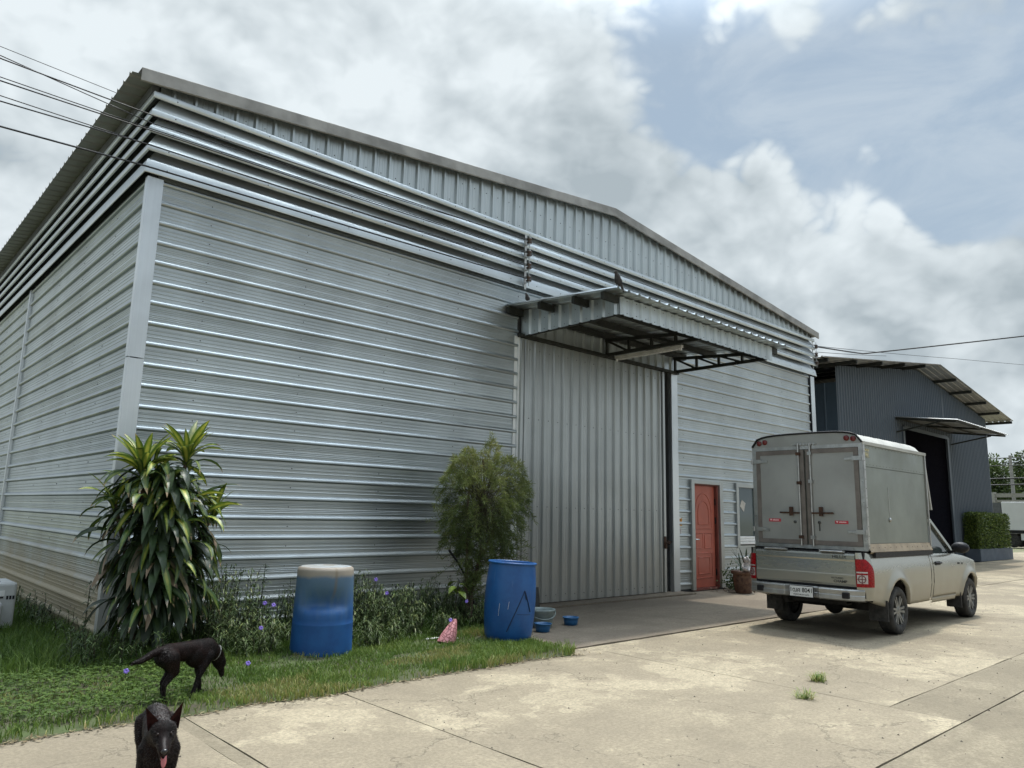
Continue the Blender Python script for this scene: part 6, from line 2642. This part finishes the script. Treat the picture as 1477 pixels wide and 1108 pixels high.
for k in range(17):
    a = 2*math.pi*k/16
    ring.append(Vector((0.283, 0.01, 0.315))+Vector((0.040*math.sin(a)*0.65, 0.056*math.cos(a), 0.056*math.sin(a))))
mb.tube(ring, 0.006, 6, caps=False)
mb.build('collar', M('grey_collar', (0.22, 0.22, 0.21), .5), dog1)

C2 = coat('black_fur_white_blaze', True)
dog2 = thing('dog', 'black dog walking towards the camera with tongue out, cut by the lower edge', 'dog', (-0.905, -4.765, 0.0), 'black dogs')
dog2.rotation_euler = (0, 0, R(-104))
dog2.scale = (0.92, 0.92, 0.92)
HZ = 0.045          # head carried a little above the back
balls = [((-0.01, 0, 0.265), (0.10, 0.100, 0.135)), ((-0.20, 0, 0.315), (0.14, 0.082, 0.092)), ((-0.40, 0, 0.330), (0.10, 0.082, 0.088)),
         ((0.150, 0, 0.350+HZ), (0.074, 0.070, 0.062)), ((0.190, 0.0, 0.325+HZ), (0.055, 0.056, 0.048))]
caps = [((-0.40, 0, 0.335), (0.0, 0, 0.32), 0.075, 0.078), ((0.0, 0, 0.33), (0.12, 0, 0.335+HZ), 0.082, 0.062),
        ((0.20, 0, 0.322+HZ), (0.290, 0, 0.283+HZ), 0.044, 0.028), ((0.19, 0, 0.275+HZ), (0.262, 0, 0.238+HZ), 0.028, 0.015),
        ((-0.46, 0, 0.34), (-0.53, 0.01, 0.26), 0.028, 0.022), ((-0.53, 0.01, 0.26), (-0.55, 0.02, 0.16), 0.022, 0.010)]
for sy in (-1, 1):
    y = 0.058*sy
    caps += [((0.0, y, 0.26), (-0.01, y*1.05, 0.16), 0.056, 0.042), ((-0.01, y*1.05, 0.16), (0.01+0.03*sy, y*1.1, 0.09), 0.038, 0.022), ((0.01+0.03*sy, y*1.1, 0.09), (0.02+0.03*sy, y*1.1, 0.02), 0.019, 0.019), ((0.02+0.03*sy, y*1.1, 0.018), (0.06+0.03*sy, y*1.1, 0.015), 0.020, 0.017),
             ((-0.42, y, 0.31), (-0.37, y*1.15, 0.22), 0.06, 0.04), ((-0.37, y*1.15, 0.22), (-0.45-.03*sy, y*1.15, 0.13), 0.036, 0.02), ((-0.45-.03*sy, y*1.15, 0.13), (-0.43-.03*sy, y*1.15, 0.025), 0.018, 0.018), ((-0.43-.03*sy, y*1.15, 0.018), (-0.39-.03*sy, y*1.15, 0.015), 0.02, 0.016)]
bd2 = blob('body', C2, balls, 0.0065, 4, dog2, capsules=caps)
fur(bd2, dog2, 12000, 0.014, M_FUR, 8, lambda c: c.x > 0.20 and abs(c.y) < 0.024)
ORG[dog2.name] = Vector((0, 0, 0))
M_EAR = M('inner_ear', (0.030, 0.010, 0.009), .8, 0, .4, 30, spec=0.1)
for sy in (-1, 1):
    # ear shell: a cupped triangle with thickness
    tipz = 0.495 if sy > 0 else 0.500
    mb = MB()
    base_a, base_b = Vector((0.150, sy*0.018, 0.395+HZ)), Vector((0.130, sy*0.078, 0.350+HZ))
    tip = Vector((0.130, sy*0.092, 0.540)) if sy > 0 else Vector((0.140, sy*0.100, 0.528))
    for off, mi in ((Vector((0.006, 0, 0)), 1), (Vector((-0.012, 0, 0)), 0)):
        rows = []
        for i in range(7):
            t = i/6
            l = base_a.lerp(tip, t**0.85)
            r_ = base_b.lerp(tip, t**1.15)
            row = []
            for j in range(7):
                u = j/6
                row.append(l.lerp(r_, u)+off*(1-t*.8)+Vector((-0.030*math.sin(math.pi*u)*(1-t), 0, 0)))
            rows.append(row)
        mb.grid(rows, mi=mi)
    mb.build('ear', [C1, M_EAR], dog2)
    mb = MB()
    mb.lathe([(0.0, 0.008), (0.005, 0.006), (0.0075, 0.0), (0.005, -0.006), (0, -0.008)], 12, Matrix.Translation((0.224, sy*0.034, 0.354+HZ)))
    mb.build('eye', M('dog_eye', (0.012, 0.006, 0.004), 0.25, spec=0.3), dog2)
mb = MB()
mb.lathe([(0.0, 0.012), (0.012, 0.009), (0.017, 0.0), (0.012, -0.009), (0, -0.012)], 12, Matrix.Translation((0.314, 0, 0.290+HZ)) @ Matrix.Diagonal((0.9, 1.1, 1.0, 1)))
mb.build('nose', M('dog_nose', (0.012, 0.011, 0.011), 0.3), dog2)
mb = MB()
rows = []
for i in range(7):
    t = i/6
    c = Vector((0.235+0.055*math.sin(t*1.5), 0.004, 0.256+HZ-0.055*t*t))
    ww = 0.017*(1-0.25*t) if i < 6 else 0.008
    rows.append([c+Vector((0, -ww, .002)), c, c+Vector((0, ww, .002)), c+Vector((-.006, 0, -.006)), c+Vector((0, -ww, .002))])
mb.grid(rows)
mb.build('tongue', M('dog_tongue', (0.42, 0.13, 0.13), 0.35), dog2)

# ------------------------------------------------------------------ far right background
def far_tree(x, y, h, r, label, seed):
    random.seed(seed)
    t = thing('broadleaf_tree', label, 'tree', (x, y, 0), 'trees beyond the barrier')
    mb = MB()
    mb.tube([(x, y, 0), (x+.1, y, h*.3), (x-.1, y+.1, h*.6)], [0.25, 0.2, 0.12], 8)
    for k in range(6):
        a = k*1.05
        mb.tube([(x, y, h*.35), (x+math.cos(a)*r*.5, y+math.sin(a)*r*.5, h*(.5+.05*k))], [0.1, 0.04], 5)
    mb.build('trunk', M_BARK, t)
    lv = Leaves()
    cl = []
    for k in range(62):
        d = rdir()
        q_ = rnd(.55, 1.0)
        cl.append((Vector((x+d.x*r*.85*q_, y+d.y*r*.85*q_, h*.52+d.z*h*.42*q_)), r*rnd(.26, .42), rnd(-.15, .15)))
    for c, cr, tb in cl:
        for _ in range(170):
            d = rdir()
            p = c+d*cr*rnd(.65, 1.05)
            lv.quad(p, d+rdir()*.7, rdir(), rnd(.22, .40), rnd(.14, .24), min(1, max(0, .45+tb+.25*d.z+rnd(-.25, .25))))
    lv.build('crown', L_TREE, t)


far_tree(86, 14.6, 9.0, 3.0, 'leafy tree right beside the dark warehouse eave', 3)
far_tree(92, 11.3, 9.8, 3.0, 'taller leafy tree at the right edge behind the utility pole', 4)
far_tree(96, 19, 8.5, 3.6, 'leafy tree mostly behind the dark warehouse', 5)
far_tree(94, 6.5, 9.0, 3.4, 'leafy tree just past the right edge', 6)
random.seed(77)
up_ = thing('utility_pole', 'grey concrete utility pole in front of the far trees', 'utility pole', (80, 10.5, 0))
mb = MB()
mb.tube([(80, 10.5, 0), (80, 10.5, 8.0)], [0.20, 0.13], 10)
mb.build('post', M('pole_concrete', (0.30, 0.29, 0.27), .85), up_)
mb = MB()
mb.bar((80, 9.8, 7.3), (80, 11.2, 7.3), .1, .1)
mb.build('crossarm', M_TRUSS, up_)
br = thing('concrete_barrier', 'pale concrete parapet running behind the white truck', 'barrier', (76, 5, 0))
mb = MB()
mb.box(76, 76.4, -25, 30, -0.02, 3.35)
mb.build('wall', M('parapet_wall', (0.16, 0.15, 0.13), .9, 0, .2, 1), br)
for k in range(14):
    mb = MB()
    mb.box(75.9, 76.5, -25+4*k, -24.6+4*k, 3.36, 4.4)
    mb.build('post', M_WHITE if False else M('parapet_post', (0.33, 0.32, 0.29), .9), br)
mb = MB()
mb.box(76.02, 76.38, -25, 30, 3.95, 4.3)
mb.box(76.05, 76.35, -25, 30, 3.5, 3.72)
mb.build('rail', M('parapet_rail', (0.28, 0.27, 0.24), .9), br)
vt = thing('white_truck', 'white box truck parked beyond the hedge at the right edge', 'truck', (58, 3.5, 0))
M_VAN = M('white_truck_paint', (0.55, 0.56, 0.56), .5, .1, .06, 1)
mb = MB()
mb.box(57.3, 59.5, -0.6, 5.9, 1.15, 3.05)
mb.build('cargo_box', M_VAN, vt, bevel=.03)
mb = MB()
mb.box(57.35, 59.4, 5.95, 7.7, 1.6, 3.0)
mb.build('end_panel', M('grey_tail_panel', (0.09, 0.095, 0.10), .7), vt)  # plain dark grey panel beyond the end of the cargo box
mb = MB()
mb.box(57.25, 59.4, -0.5, 7.0, 0.95, 1.13)
mb.build('chassis', M_BLACK, vt)
mb = MB()
rows = [[(57.3, y, z) for y in (-0.4, 5.4, 5.8, 6.1)] for z in (.94, .45)]
mb.box(57.3, 57.4, 3.3, 4.9, 0.5, 0.94)
mb.build('skirt', M_VAN, vt)
mb = MB()
mb.prism([(-3.0, .5), (-0.7, .5), (-0.7, 2.7), (-2.2, 2.7), (-2.9, 1.7)], lambda u, v, t: (t, u, v), 57.4, 59.3)
cb_ = mb.build('cab', M_VAN, vt, bevel=.05)
mb = MB()
mb.box(57.38, 57.395, -2.2, -1.1, 1.7, 2.4)
mb.build('side_window', M_CABGLASS, cb_)
for y in (5.4, -1.8):
    for x in (57.5, 59.2):
        mb = MB()
        mb.lathe([(0.2, -.13), (0.42, -.13), (0.46, -.08), (0.46, .08), (0.42, .13), (0.2, .13), (0.0, .1)], 24, Matrix.Translation((x, y, .46)) @ Matrix.Rotation(R(-90), 4, 'Y'))
        mb.build('wheel', M_RUBBER, vt)
